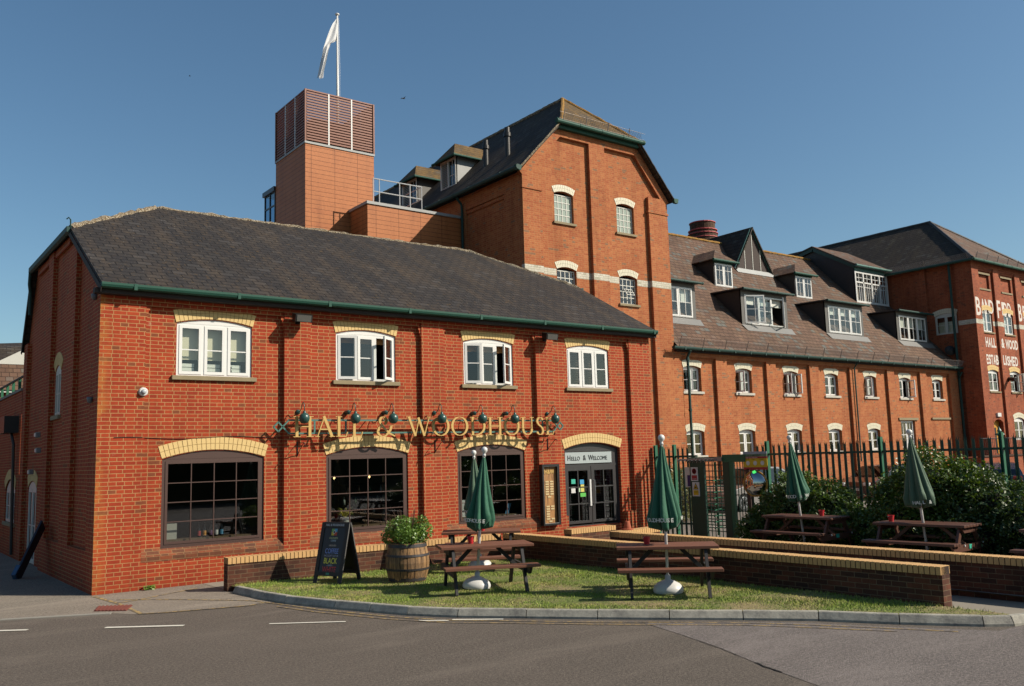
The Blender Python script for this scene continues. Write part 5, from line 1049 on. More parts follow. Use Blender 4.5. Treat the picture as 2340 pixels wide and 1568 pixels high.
for y_, z_, lab in ((5.95, 3.12, 'grey floodlight high on the shaded pub side wall'), (6.7, 2.25, 'small grey bulkhead light over the side door'), (5.8, 2.75, 'small white junction box on the shaded pub side')):
    t = thing('wall_light', lab, 'lamp', (0, y_, z_)); m = MB(); m.box(-.10, 0.0, y_-.1, y_+.1, z_-.06, z_+.06); m.build('housing', plain('grey_housing', (130, 130, 130), .6), t, bevel=.015)
    m = MB(); m.box(-.118, -.101, y_-.07, y_+.07, z_-.04, z_+.04); m.build('lens', PLW, t)
for z_, y_, lab in ((3.58, .45, 'small grey sensor on the shaded pub side near its corner'), (5.55, .35, 'small grey alarm dome under the pub verge')):
    t = thing('wall_sensor', lab, 'sensor', (0, y_, z_)); m = MB(); m.lathe((-.04, y_, z_), [(.02, .05), (.06, .05), (.06, 0), (.045, -.05), (.01, -.07)], 14); m.build('housing', plain('sensor_grey', (110, 112, 116), .5), t, smooth=True); m = MB(); m.box(-.05, 0.0, y_-.03, y_+.03, z_-.02, z_+.04); m.build('bracket', BLK, t)
t = thing('folded_sign_board', 'dark blue folded sign board leaning beside the side door', 'board', (-.4, 5.6, 0))
m = MB(); m.beam((-.63, 4.04, .02), (-.06, 4.75, 1.08), .30, .05, up=(1, 0, .5)); m.build('panel', plain('dark_board', (34, 44, 60), .6), t, bevel=.01); m = MB(); m.beam((-.68, 4.02, .01), (-.57, 4.14, .2), .31, .08, up=(1, 0, .5)); m.build('foot', plain('light_blue_plastic', (70, 104, 140), .5), t)
t = thing('neighbour_building', 'distant pale gabled building with slate roofs at the left edge', 'building', (0, 27, 0))
m = MB(); m.box(-14, 6, 25.05, 34, 0, 5.7); m.build('wall', PUBR, t); m = MB(); m.quad((-16, 24.8, 5.7), (6, 24.8, 5.7), (6, 25.6, 6.87), (-16, 25.6, 6.87)); m.build('lower_roof', SLM, t, recalc=False)
m = MB(); m.quad((-4, 25.7, 6.85), (6.5, 25.7, 6.85), (6.5, 29, 8.6), (-4, 29, 7.7)); m.build('upper_roof', SLD, t, recalc=False)
m = MB(); m.prism([(1.2, 25.58, 6.88), (6, 25.58, 6.88), (6, 25.58, 9.7)], (0, .1, 0)); m.build('gable_panel', WHTG, t); m = MB(); m.box(-16, 6, 24.85, 25.0, 5.6, 5.74); m.box(-16, 6, 25.2, 25.35, 5.35, 5.5); m.build('gutter', WHTG, t)

# ================================================================== LOW WALLS
def lowwall(name, lab, a, b, th, z0, z1, mirror=False, endcap=True, group='low garden walls with buff brick copings'):
    """wall from a to b (2D); its left-hand side is the outer face"""
    a = Vector((*a, 0)); b = Vector((*b, 0)); L = (b-a).length; t_ = (b-a)/L; nrm = Vector((-t_.y, t_.x, 0))
    F = lambda u, d, z: a+t_*u+nrm*d+Vector((0, 0, z)); sg_ = 1 if th > 0 else -1
    t = thing(name, lab, 'wall', tuple(a), group=group); c0 = z1-.115
    m = MB(); m.fbox(F, 0, L, 0, th, z0, c0); m.build('brickwork', WALB, t)
    m = MB(); m.cur = 1; m.fbox(F, .004, L-.004, -.008*sg_, th+.008*sg_, c0+.0005, z1-.006); m.cur = 0; k = 0.0
    while k < L-.02:
        e = min(k+.069, L); j = random.uniform(-.002, .002); m.fbox(F, k+.004, e+.0, (-.018+j)*sg_, th+(.018+j)*sg_, c0+.004, z1+j*.5); k += .0785
    m.build('coping', [COPB, COPM], t); return t
lowwall('garden_wall', 'low brick wall behind the sandwich board and barrel, parallel to the pub', (1.95, -1.5), (7.93, -1.72), .22, 0, .60)
lowwall('garden_wall', 'long shaded low brick wall along the back edge of the lawn', (8.25, -11.4), (7.96, -1.75), -.22, 0, .62)
lowwall('garden_wall', 'shaded low brick wall between the path and the patio tables', (9.95, -16), (9.55, -3.75), -.22, 0, .62)
lowwall('garden_wall', 'short low wall carrying the upturned flowerpot near the fence corner', (9.56, -3.72), (11.1, -3.45), .22, 0, .62)
lowwall('garden_wall', 'short low wall directly in front of the pub door', (10.35, -1.25), (11.85, -1.22), .25, 0, .50)
t = thing('flowerpot', 'upturned terracotta flowerpot on the short low wall by the fence corner', 'flowerpot', (10.05, -3.5, .62))
m = MB(); m.lathe((10.05, -3.5, .622), [(.13, 0), (.13, .022), (.10, .03)], 18); m.build('saucer', TCOT, t, smooth=False); m = MB(); m.lathe((10.05, -3.5, .652), [(.085, 0), (.078, .05), (.05, .15), (.045, .155)], 16); m.build('pot', TCOT, t, smooth=False)

# ================================================================== PICNIC TABLES
def bevel_beam(m, a, b, wd, ht, up=(0, 0, 1)): m.beam(a, b, wd, ht, up)
def picnic(lab, grp, L=1.55, tw=.70, style='lawn', top=TBL, leg=BLKW):
    """long axis local x; origin on the ground"""
    t = thing('picnic_table', lab, 'picnic table', (0, 0, 0), group=grp); H = .74; SH = .45
    def bd(name, x0, x1, y, w_, z, th_, mt):
        m = MB(); m.box(x0, x1, y-w_/2, y+w_/2, z-th_, z); return m.build(name, mt, t, bevel=.006)
    n = 5 if style == 'lawn' else 6; g = .012; w_ = (tw-g*(n-1))/n
    m = MB()
    for i in range(n): y = -tw/2+w_/2+i*(w_+g); m.box(-L/2, L/2, y-w_/2, y+w_/2, H-.045, H)
    m.build('tabletop', top, t, bevel=.005)
    for s_ in (-1, 1):
        m = MB(); ns = 2 if style == 'lawn' else 3; ws = .12 if style == 'lawn' else .085
        for i in range(ns): y = s_*(.53+i*(ws+.01)+ws/2); m.box(-L/2, L/2, y-ws/2, y+ws/2, SH-.045, SH)
        m.build('seat', top, t, bevel=.005)
    ex = L/2-.2 if style == 'lawn' else L/2-.12
    for x_ in (-ex, ex):
        m = MB(); m.beam((x_, -.26, H-.05), (x_, -.62, 0), .09, .045, up=(1, 0, 0)); m.build('leg', leg, t)
        m = MB(); m.beam((x_, .26, H-.05), (x_, .62, 0), .09, .045, up=(1, 0, 0)); m.build('leg', leg, t)
        sx = .045 if x_ > 0 else -.045
        m = MB(); m.hexa([(x_+sx-.02, -.66, SH-.16), (x_+sx+.02, -.66, SH-.16), (x_+sx+.02, .66, SH-.16), (x_+sx-.02, .66, SH-.16), (x_+sx-.02, -.78, SH-.046), (x_+sx+.02, -.78, SH-.046), (x_+sx+.02, .78, SH-.046), (x_+sx-.02, .78, SH-.046)]); m.build('seat_bearer', leg, t)
        m = MB(); m.hexa([(x_+sx-.02, -.25, H-.14), (x_+sx+.02, -.25, H-.14), (x_+sx+.02, .25, H-.14), (x_+sx-.02, .25, H-.14), (x_+sx-.02, -.33, H-.046), (x_+sx+.02, -.33, H-.046), (x_+sx+.02, .33, H-.046), (x_+sx-.02, .33, H-.046)]); m.build('top_bearer', leg, t)
        m = MB(); m.beam((x_*.97, 0, SH-.10), (x_*.38, 0, H-.06), .06, .045, up=(0, 1, 0)); m.build('brace', leg, t)
        if style != 'lawn' and x_ < 0: pass
    return t
def put(t, x, y, z, rz): t.location = (x, y, z); t.rotation_euler = (0, 0, rz); return t
pt = picnic('brown topped picnic table with black legs nearest the kerb, on the right of the lawn', 'picnic tables on the lawn'); put(pt, 6.66, -7.86, .10, R(-43))
p2 = copy_tree(pt); put(p2, 4.95, -5.33, .10, R(-24)); p2['label'] = 'brown topped picnic table with black legs beside the barrel'
p3 = copy_tree(pt); put(p3, 6.52, -3.0, .10, R(-36)); p3['label'] = 'picnic table with black legs farthest back, behind the nearer parasols'
q1 = picnic('dark brown patio table left of the two in front of the bushes', 'picnic tables on the patio', 1.70, .72, 'patio', TBLD, TBLD)
def sticker(t, L):
    m = MB(); m.box(-L/2+.04, -L/2+.052, -.10, .0, SHH-.13, SHH-.05); return m
SHH = .45
m = MB(); m.box(-1.70/2+.044, -1.70/2+.052, .02, .12, .325, .40); TEAL = plain('teal_sticker_plate', (60, 190, 160), .5); sti = m.build('sticker', TEAL, q1)
m = MB()
for y_ in (-.45, .3): m.lathe((-1.70/2+.048, y_, .39), [(.018, 0), (.018, .012)], 8, axis=(-1, 0, 0)); m.build('bolt', PLW, q1); m = MB()
put(q1, 12.85, -6.05, .10, R(91))
q2 = copy_tree(q1); put(q2, 12.38, -8.98, .10, R(93)); q2['label'] = 'dark brown patio table on the right of the two in front of the bushes'
q3 = copy_tree(q1); put(q3, 12.2, -11.7, .10, R(93)); q3['label'] = 'patio table cut off by the right edge of the photo'

# ================================================================== PARASOLS
def parasol(lab, top, cloth, txt=(), H=2.35, lo=1.02, base=True, R0=.285, seed=1, skew=0, cmax=1.0):
    rnd = random.Random(seed)
    t = thing('closed_parasol', lab, 'parasol', (0, 0, 0), group='closed green parasols')
    m = MB(); m.tube([(0, 0, .02 if base else .1), (0, 0, H-.1)], .024, 10); m.build('pole', PLW, t, smooth=True)
    m = MB(); m.lathe((0, 0, H-.135), [(.03, 0), (.03, .035), (.022, .045), (.028, .06), (.048, .085), (.055, .11), (.05, .14), (.03, .16), (.005, .168)], 16); m.build('finial', PLW, t, smooth=True)
    nf = 8; NZ, NT = 26, 96; zt = H-.13; m = MB(); ph = [rnd.uniform(-.5, .5) for _ in range(nf+1)]; am = [rnd.uniform(.55, 1.35) for _ in range(nf+1)]; ph[nf] = ph[0]; am[nf] = am[0]
    lows = [rnd.uniform(-.16, .08) for _ in range(nf+1)]
    def rad(th, f):
        k = th/(2*math.pi)*nf; i = int(k) % nf; fr = k-int(k); a = am[i]*(1-fr)+am[(i+1) % nf]*fr
        env = .03+(R0-.03)*(f**.82 if f < .88 else .88**.82*(1-(f-.88)*1.2)); fold = (abs(math.sin(th*nf/2+ph[i]*.5+f*.5)))**.7
        return env*(.52+.54*fold*(.35+.65*f))*(.72+.32*a)*(1+.05*math.sin(th*11+f*9+ph[i]*20)*f)
    for i in range(NZ+1):
        f = i/NZ
        for j in range(NT):
            th = 2*math.pi*j/NT; r = rad(th, f); k = int(th/(2*math.pi)*nf) % nf
            z = zt-(zt-lo)*f-(lows[k]*math.sin(math.pi*((th/(2*math.pi)*nf) % 1)))*(f**6)
            tw_ = f*.5; m.v.append((r*math.cos(th+tw_)+skew*f, r*math.sin(th+tw_), z))
    for i in range(NZ):
        for j in range(NT): a = i*NT+j; b = i*NT+(j+1) % NT; m.f.append((a, b, b+NT, a+NT)); m.mi.append(0)
    # inner hem folding up towards the pole
    n0 = len(m.v)
    for j in range(NT): th = 2*math.pi*j/NT; v = m.v[NZ*NT+j]; m.v.append((v[0]*.35, v[1]*.35, v[2]-.04))
    for j in range(NT): a = NZ*NT+j; b = NZ*NT+(j+1) % NT; m.f.append((a, b, n0+(j+1) % NT, n0+j)); m.mi.append(0)
    can = m.build('canopy', cloth, t, smooth=True)
    # printed lettering wrapped round the hem
    for (s_, th0, z, sz) in txt:
        th = th0
        for ch in s_:
            rr = R0*.93
            F = lambda u, d, zz, th=th, rr=rr: Vector((math.cos(th+u/rr)*(rr+.012-d)+skew, math.sin(th+u/rr)*(rr+.012-d), zz))
            if ch != ' ':
                cu = bpy.data.curves.new('lettering', 'FONT'); cu.body = ch; cu.size = sz; cu.extrude = .001; cu.offset = .002; cu.resolution_u = 2
                o = bpy.data.objects.new('lettering', cu); COL.objects.link(o); me = bpy.data.meshes.new_from_object(o); bpy.data.objects.remove(o)
                for v in me.vertices: v.co = F(v.co.x, v.co.z, z+v.co.y)
                me.materials.clear(); me.materials.append(PRINT); o = bpy.data.objects.new('lettering', me); COL.objects.link(o); o.parent = can
            th += sz*.66/rr
    if base:
        m = MB(); m.lathe((0, 0, 0), [(.22, 0), (.238, .02), (.242, .06), (.228, .10), (.185, .145), (.11, .18), (.06, .20), (.045, .205), (.045, .27), (.03, .275)], 28, mod=lambda th, k: 1+.035*math.cos(4*th)); m.build('base', PLW, t, smooth=True)
    return t
PRINT = plain('white_print', (214, 218, 210), .7)
def cloth(name, a, b):
    s = N(name); n = s.noise(s.obj(), 3, 4, .6); s.set(s.b.inputs['Base Color'], s.mix(n, lin(a), lin(b))); s.b.inputs['Roughness'].default_value = .75; s.b.inputs['Sheen Weight'].default_value = .15; s.bump(s.noise(s.obj(), 18, 4, .6), .3, .02); return s.m
CL1 = cloth('parasol_cloth', (18, 88, 62), (26, 104, 74)); CL2 = cloth('faded_parasol_cloth', (84, 112, 84), (58, 92, 70))
CT = R(-137)     # towards the camera
a = parasol('closed green parasol standing over the lawn table nearest the kerb', 0, CL1, [('WOODHOUSE', CT-R(78), 1.10, .085), ('W', CT+R(62), 1.12, .09)], 2.42, 1.0, seed=3); put(a, 6.66, -7.86, .10, 0); a.rotation_euler = (R(.3), R(0), 0)
a = parasol('dark green closed parasol in front, standing over the table by the barrel', 0, CL1, [('WOODHOUSE', CT-R(78), 1.10, .085)], 2.33, 1.02, seed=5); put(a, 4.88, -5.18, .10, 0); a.rotation_euler = (R(2.8), R(3.8), 0)
a = parasol('faded green closed parasol partly hidden behind the darker one', 0, CL2, [('WOODH', CT-R(60), 1.10, .085)], 2.30, 1.02, seed=8); put(a, 6.50, -2.95, .10, 0); a.rotation_euler = (R(0), R(-2.2), 0)
a = parasol('closed green parasol through the left patio table', 0, CL1, [('WOOD & W', CT-R(70), 1.14, .095)], 2.44, 1.06, base=False, seed=11, R0=.28); put(a, 12.84, -6.02, .10, 0); a.rotation_euler = (R(-2.8), R(-3.4), 0)
a = parasol('closed faded green parasol leaning through the right patio table', 0, CL2, [('HALL &', CT-R(40), 1.10, .085)], 2.44, 1.05, base=False, seed=14, R0=.30); put(a, 12.35, -9.0, .10, 0); a.rotation_euler = (R(-2.8), R(-2.2), 0)

def bucket(x, y, z, lab):
    t = thing('bucket', lab, 'bucket', (x, y, z), group='red buckets on the tables'); m = MB(); m.lathe((x, y, z), [(.042, 0), (.06, .11), (.064, .112), (.064, .12), (.056, .12), (.04, .01)], 16, mod=lambda th, k: 1+(.05*max(0, math.cos(th))**8 if k > 1 else 0)); m.build('pail', RED, t, smooth=False)
    m = MB(); m.tube([(x+.062*math.cos(a_), y+.062*math.sin(a_), z+.11-.03*math.sin(a_/1)) for a_ in np.linspace(0, math.pi, 9)], .004, 5); m.build('handle', PLW, t)
bucket(6.50, -7.60, .84, 'red bucket on the lawn table nearest the kerb'); bucket(4.82, -5.13, .84, 'red bucket on the table by the barrel'); bucket(6.46, -3.12, .84, 'red bucket on the farthest lawn table, behind the parasols')
bucket(12.95, -6.4, .84, 'red bucket on the left patio table'); bucket(12.3, -8.35, .84, 'red bucket on the right patio table')

# ================================================================== BARREL, SANDWICH BOARD
bx, by = 4.58, -3.42
t = thing('barrel_planter', 'old oak half barrel with iron hoops planted with a leafy shrub', 'planter', (bx, by, .10))
s = N('barrel_oak'); P = s.obj(); mp = s.n('ShaderNodeMapping'); s.set(mp.inputs[0], P); mp.inputs['Scale'].default_value = (22, 22, 2.5); nn = s.noise(mp.outputs[0], 1, 5, .7); n2 = s.noise(P, 3, 4)
c_ = s.mix(s.ramp(nn, (.35, 0.0), (.62, 1.0)), lin((96, 70, 42)), lin((172, 132, 84))); c_ = s.mix(s.ramp(n2, (.5, 0.0), (.7, .5)), c_, lin((86, 74, 66))); s.set(s.b.inputs['Base Color'], c_); s.b.inputs['Roughness'].default_value = .75; s.bump(nn, .6, .01); OAK = s.m
m = MB(); NS = 18
pr = [(.325, 0), (.355, .10), (.385, .22), (.395, .34), (.385, .46), (.355, .58), (.33, .68)]
for k in range(NS):
    a0 = 2*math.pi*k/NS+.012; a1 = 2*math.pi*(k+1)/NS-.012; jz = random.uniform(-.004, .004)
    for (r0, h0), (r1, h1) in zip(pr[:-1], pr[1:]):
        q = lambda r, a_, h: (bx+r*math.cos(a_), by+r*math.sin(a_), .10+h)
        am_ = (a0+a1)/2
        m.quad(q(r0+jz, a0, h0), q(r0+jz+.002, am_, h0), q(r1+jz+.002, am_, h1), q(r1+jz, a0, h1)); m.quad(q(r0+jz+.002, am_, h0), q(r0+jz, a1, h0), q(r1+jz, a1, h1), q(r1+jz+.002, am_, h1))
    m.quad(q(pr[-1][0]+jz, a0, .68), q(pr[-1][0]+jz, a1, .68), q(.29, a1, .68), q(.29, a0, .68))
m.build('staves', OAK, t, recalc=False)
m = MB(); m.lathe((bx, by, .10), [(.31, 0), (.345, .10), (.375, .22), (.385, .34), (.375, .46), (.345, .58), (.315, .66)], 36); m.build('inner', BLKW, t)
for h, r, r2, w_ in ((.02, .335, .345, .06), (.205, .386, .393, .04), (.45, .393, .387, .04), (.61, .352, .345, .055)):
    m = MB(); m.lathe((bx, by, .10+h), [(r, 0), (r+.005, .001), (r2+.005, w_), (r2, w_+.001)], 40); m.build('hoop', plain('hoop_iron', (70, 68, 70), .55, .4, var=.3), t, smooth=False)
bl_ = [((bx+random.uniform(-.28, .28), by+random.uniform(-.28, .28), random.uniform(.84, 1.16)), (.15, .15, .15), 230) for _ in range(20)]+[((bx, by, .92), (.36, .36, .14), 420)]
BP = leafcloud(bl_, 0, 0, 0)
leaves('foliage', BP, .030, LEAFP, t, .3, 1.9)
m = MB()
for k in range(60):
    a_ = random.uniform(0, 6.28); r_ = random.uniform(.1, .45); m.tube([(bx+.05*math.cos(a_), by+.05*math.sin(a_), .75), (bx+r_*.6*math.cos(a_), by+r_*.6*math.sin(a_), 1.05), (bx+r_*math.cos(a_), by+r_*math.sin(a_), random.uniform(1.05, 1.38))], .0035, 4, cap=False)
m.build('stems', plain('shrub_stem', (84, 60, 46), .9), t)
# sandwich board
A0 = Vector((3.24, -2.30, .10)); WV = Vector((.41, -.91, 0)).normalized(); DV = Vector((.91, .41, 0)).normalized()
t = thing('sandwich_board', 'black wooden sandwich board advertising coffee, standing on the grass', 'sandwich board', tuple(A0)); HB = 1.07; WB = .64
lean = Vector((0, 0, HB))+DV*.27
def FB(u, d, v): return A0+WV*u+lean*(v/HB)+(DV*HB-Vector((0, 0, .27))).normalized()*d
PANB = plain('board_black', (24, 23, 25), .4, var=.1)
def abl(F, nm):
    m = MB(); m.fbox(F, 0, .075, 0, .03, 0, HB); m.fbox(F, WB-.075, WB, 0, .03, 0, HB); m.fbox(F, .075, WB-.075, 0, .03, .13, .2); m.fbox(F, .075, WB-.075, 0, .03, HB-.1, HB); m.build('frame', BLKW, t)
    m = MB(); m.fbox(F, .075, WB-.075, .012, .02, .2, HB-.1); m.build(nm, PANB, t)
abl(FB, 'front_panel')
lean2 = Vector((0, 0, HB))-DV*.27; A1 = A0+DV*.60
def FB2(u, d, v): return A1+WV*u+lean2*(v/HB)-(DV*HB+Vector((0, 0, .27))).normalized()*d
abl(FB2, 'back_panel')
for F in (FB, FB2):
    for u_ in (WB+.001,): m = MB(); m.fbox(F, WB, WB+.004, .004, .026, .02, HB-.02); m.build('edge_strip', plain('edge_grey', (96, 94, 92), .6), t)
cx = WB/2
for body, sz, z, mt, sx in (('HALL & WOODHOUSE', .058, 1.0, plain('t_white', (200, 205, 210)), .72), ('COLOURFUL', .045, .775, plain('t_pale', (190, 196, 150)), .8), ('COFFEE', .045, .728, plain('t_pale2', (170, 190, 200)), .8),
                            ('- BECAUSE -', .04, .645, plain('t_grey', (190, 176, 160)), .9), ('COFFEE', .125, .52, plain('t_blue', (140, 165, 235)), .72), ("SHOULDN'T JUST BE", .045, .465, plain('t_lilac', (160, 160, 176)), .8), ('BLACK', .14, .345, plain('t_yellow', (250, 240, 90)), .72), ('- AND -', .04, .30, plain('t_white2', (170, 172, 180)), 1.2), ('WHITE', .14, .195, plain('t_red', (215, 60, 56)), .72)):
    text('lettering', body, sz, FB, cx, z, .0105 if z < .98 else -.003, mt, t, .0008, .001, align='CENTER', sx=sx)
for (u0, u1, v0, v1, c) in ((.25, .315, .895, .955, (120, 180, 90)), (.315, .38, .895, .955, (90, 170, 210)), (.25, .315, .835, .895, (220, 196, 60)), (.315, .38, .835, .895, (200, 70, 40)), (.27, .35, .145, .185, (50, 130, 110))):
    m = MB(); m.fbox(FB, u0+.0004, u1-.0004, .009 if v0 > .2 else -.003, .0115 if v0 > .2 else 0, v0+.0004, v1-.0004); m.build('logo_patch', plain('patch_%d' % int(u0*1000+v0*100), c, .5), t)
m = MB(); m.lathe(FB(.315, .008, .895), [(.03, 0), (.03, .001)], 16, axis=tuple((-(DV*HB-Vector((0, 0, .27))).normalized()))); m.build('logo_ring', PLW, t); m = MB(); m.lathe(FB(.315, .0065, .895), [(.02, 0), (.02, .001)], 16, axis=tuple((-(DV*HB-Vector((0, 0, .27))).normalized()))); m.build('logo_dot', BLK, t)

# ================================================================== FENCE, TURNSTILE
def fence(name, lab, y0, y1, x0, x1, posts, skip=(), z1=2.44):
    L = y0-y1; t = thing(name, lab, 'fence', (x0, y0, 0)); X = lambda y: x0+(x1-x0)*(y0-y)/L
    m = MB(); y = y0-.09; k = 0
    while y > y1:
        if not any(abs(y-p) < .07 for p in posts):
            xx = X(y)-.03; w_ = .037; j = random.uniform(-.008, .008)
            # W-section pale with three-pointed splayed head
            for (ya, yb, xa, xb) in ((-w_, -w_*.4, .0, -.018), (-w_*.4, w_*.4, -.018, -.018), (w_*.4, w_, -.018, .0)):
                m.hexa([(xx+xa, y+ya, .05), (xx+xb, y+yb, .05), (xx+xb+.004, y+yb, .05), (xx+xa+.004, y+ya, .05), (xx+xa, y+ya, z1-.1+j), (xx+xb, y+yb, z1-.1+j), (xx+xb+.004, y+yb, z1-.1+j), (xx+xa+.004, y+ya, z1-.1+j)])
            zt = z1-.1+j
            m.quad((xx-.018, y-w_*.45, zt), (xx-.018, y+w_*.45, zt), (xx-.018, y, z1+.01+j)); m.quad((xx-.002, y-w_, zt), (xx-.016, y-w_*.35, zt), (xx+.0, y-w_*1.25, zt+.075)); m.quad((xx-.016, y+w_*.35, zt), (xx-.002, y+w_, zt), (xx+.0, y+w_*1.25, zt+.075))
        y -= .1625; k += 1
    m.build('pales', GRND, t, recalc=False)
    for z in (.35, 2.15): m = MB(); m.beam((x0+.01, y0, z), (x1+.01, y1, z), .05, .05); m.build('rail', GRND, t)
    for p in posts:
        xx = X(p); m = MB(); m.box(xx-.05, xx+.05, p-.035, p-.028, 0, z1+.04); m.box(xx-.05, xx+.05, p+.028, p+.035, 0, z1+.04); m.box(xx-.004, xx+.004, p-.028, p+.028, 0, z1+.04); m.build('post', GRNL, t)
    return t
fence('palisade_fence', 'short run of green palisade fence between the pub corner and the turnstile', -.03, -1.55, 14.55, 14.62, [-.10, -.78])
fence('palisade_fence', 'long green palisade fence behind the bushes and patio tables', -3.3, -16, 14.85, 15.1, [-3.66, -6.7, -9.3, -11.9, -14.5])
t = thing('turnstile_gate', 'dark green full height turnstile gate with barred rotor in the palisade fence', 'turnstile', (14.9, -2, 0))
gx = 14.78
m = MB(); m.box(gx-.4, gx-.33, -1.97, -1.48, 0, 2.0); m.build('housing', GRND, t, bevel=.008)
m = MB(); m.box(gx-.4, gx-.05, -2.96, -1.42, 2.001, 2.12); m.build('header', GRND, t, bevel=.006); m = MB(); m.box(gx-.42, gx-.28, -3.35, -2.62, 1.98, 2.17); m.build('header_box', GRNL, t)
m = MB(); m.box(gx-.40, gx-.32, -2.81, -2.60, 0, 1.999); m.build('post', GRND, t); m = MB(); m.box(gx-.41, gx-.33, -2.95, -2.83, 0, 1.979); m.build('post', GRNL, t)
m = MB(); yc, xc = -1.80, gx+.26; m.tube([(xc, yc, .05), (xc, yc, 1.98)], .035, 8)
for a_ in (0, 90, 180, 270):
    z = .25
    while z < 1.6: m.tube([(xc, yc, z), (xc+.36*math.cos(R(a_+25)), yc+.36*math.sin(R(a_+25)), z)], .014, 6); z += .155
m.build('rotor', GRNL, t)
m = MB(); z = .3
while z < 1.55: m.tube([(gx-.26, -2.58, z), (gx-.26, -2.0, z)], .011, 6); z += .21
m.build('chrome_arms', STEEL, t)
m = MB()
for k in range(7): y_ = -1.84-.12*k; m.tube([(gx-.18, y_, .05), (gx-.18, y_, 1.99)], .013, 5)
for k in range(12): z = .2+.155*k; m.tube([(gx-.18, -1.80, z), (gx-.18, -2.62, z)], .013, 5)
m.build('cage', GRND, t)
m = MB()
for k in range(6): y_ = -3.02-.09*k; m.tube([(gx-.33, y_, .03), (gx-.33, y_, 1.98)], .013, 5)
for z in (.35, .75, 1.15, 1.6): m.tube([(gx-.32, -2.95, z), (gx-.32, -3.55, z)], .012, 5)
m.build('side_bars', GRND, t)
m = MB(); m.tube([(gx-.48, -1.15, 2.06), (gx-.48, -2.48, 2.06)], .025, 8); k = -1.20
while k > -2.45:
    for a_ in (200, 250, 300, 340, 20): m.tube([(gx-.48, k, 2.06), (gx-.48+.10*math.cos(R(a_)), k+.02, 2.06+.10*math.sin(R(a_)))], [.018, .001], 4)
    k -= .13
m.build('spike_roller', STEEL, t); m = MB(); m.prism([(gx-.49, -2.42, 2.01), (gx-.49, -2.66, 2.01), (gx-.49, -2.66, 2.11), (gx-.49, -2.42, 2.11), (gx-.49, -2.36, 2.06)], (.01, 0, 0)); m.build('roller_end', STEEL, t)
def FG(x): return lambda u, d, z: Vector((x+d, -u, z))
def board(name, lab, x, y0, y1, z0, z1, base, items, cat='sign'):
    t = thing(name, lab, cat, (x, (y0+y1)/2, z0)); F = FG(x); m = MB(); m.fbox(F, -y0, -y1, 0, .01, z0, z1); m.build('panel', base, t)
    for n_, (u0, u1, a_, b_, mt) in items: m = MB(); m.fbox(F, -y0+u0, -y0+u1, -.004, -.0005, z0+a_, z0+b_); m.build(n_, mt, t)
    return t, F
SRED = plain('sign_red', (176, 36, 44), .5); SYEL = plain('sign_yellow', (226, 190, 30), .5); SPUR = plain('sign_purple', (66, 44, 110), .5)
t, F = board('prohibition_sign', 'white no smoking style sign with red panel, upper on the turnstile housing', gx-.412, -1.53, -1.77, 1.5, 1.86, PLW, [('red_panel', (.03, .21, .03, .15, SRED))])
m = MB(); m.lathe((gx-.414, -1.65, 1.755), [(.075, 0), (.075, .002), (.06, .0025), (.06, 0)], 24, axis=(-1, 0, 0)); m.beam((gx-.4165, -1.60, 1.80), (gx-.4165, -1.70, 1.71), .012, .002, up=(1, 0, 0)); m.build('symbol', SRED, t); text('lettering', 'NO SMOKING', .028, F, 1.565, 1.55, -.006, PLW, t, .0005, sx=.95)
m = MB(); m.fbox(F, 1.63, 1.67, -.0035, -.001, 1.74, 1.76); m.build('cigarette', BLK, t)
t, F = board('warning_sign', 'white sign with yellow warning triangle, lower on the turnstile housing', gx-.412, -1.56, -1.80, 1.1, 1.47, PLW, [('yellow_panel', (.035, .205, .03, .16, SYEL))])
m = MB(); m.prism([(gx-.416, -1.59, 1.28), (gx-.416, -1.77, 1.28), (gx-.416, -1.68, 1.45)], (.003, 0, 0)); m.build('triangle', BLK, t); m = MB(); m.prism([(gx-.418, -1.615, 1.295), (gx-.418, -1.745, 1.295), (gx-.418, -1.68, 1.42)], (.0015, 0, 0)); m.build('triangle_inner', SYEL, t); m = MB(); m.prism([(gx-.4195, -1.65, 1.31), (gx-.4195, -1.72, 1.32), (gx-.4195, -1.69, 1.36), (gx-.4195, -1.64, 1.34)], (.001, 0, 0)); m.build('triangle_symbol', BLK, t); text('lettering', 'CAUTION', .034, F, 1.615, 1.2, -.006, BLK, t, .0005)
t, F = board('fence_notice', 'white and purple notice on the fence left of the turnstile housing', gx-.30, -1.22, -1.42, 1.33, 1.86, PLW, [('purple_panel', (.08, .178, .02, .32, SPUR))])
t = thing('emergency_sign', 'yellow and red IN CASE OF EMERGENCY board on the fence beside the turnstile', 'sign', (14.8, -3.2, 1.8)); ex_ = gx-.40; F = FG(ex_)
for nm, a_, b_, mt in (('white_band_panel', 2.17, 2.23, plain('sign_pale', (170, 178, 190))), ('green_band', 2.105, 2.169, plain('sign_green_band', (120, 150, 120))), ('red_band', 2.06, 2.104, SRED), ('yellow_panel', 1.845, 2.059, SYEL), ('red_footer', 1.78, 1.844, SRED)):
    m = MB(); m.fbox(F, 3.28, 4.0, 0, .012, a_, b_); m.build(nm, mt, t)
text('lettering', 'IN CASE OF EMERGENCY', .058, F, 3.30, 2.117, -.003, plain('sign_dark_text', (40, 60, 44)), t, .0005, .001, sx=.8)
text('lettering', 'Public Access Defibrillator', .038, F, 3.36, 2.07, -.003, PLW, t, .0005, sx=.9)
for k, (b_) in enumerate(('CALL 999', 'OPEN', 'COLLECT')): text('lettering', b_, .032, F, 3.33+.22*k, 2.025, -.003, BLK, t, .0005); m = MB(); m.lathe((ex_-.001, -(3.42+.22*k), 1.945), [(.055, 0), (.055, .003)], 20, axis=(-1, 0, 0)); m.build('icon_disc', PLW, t)
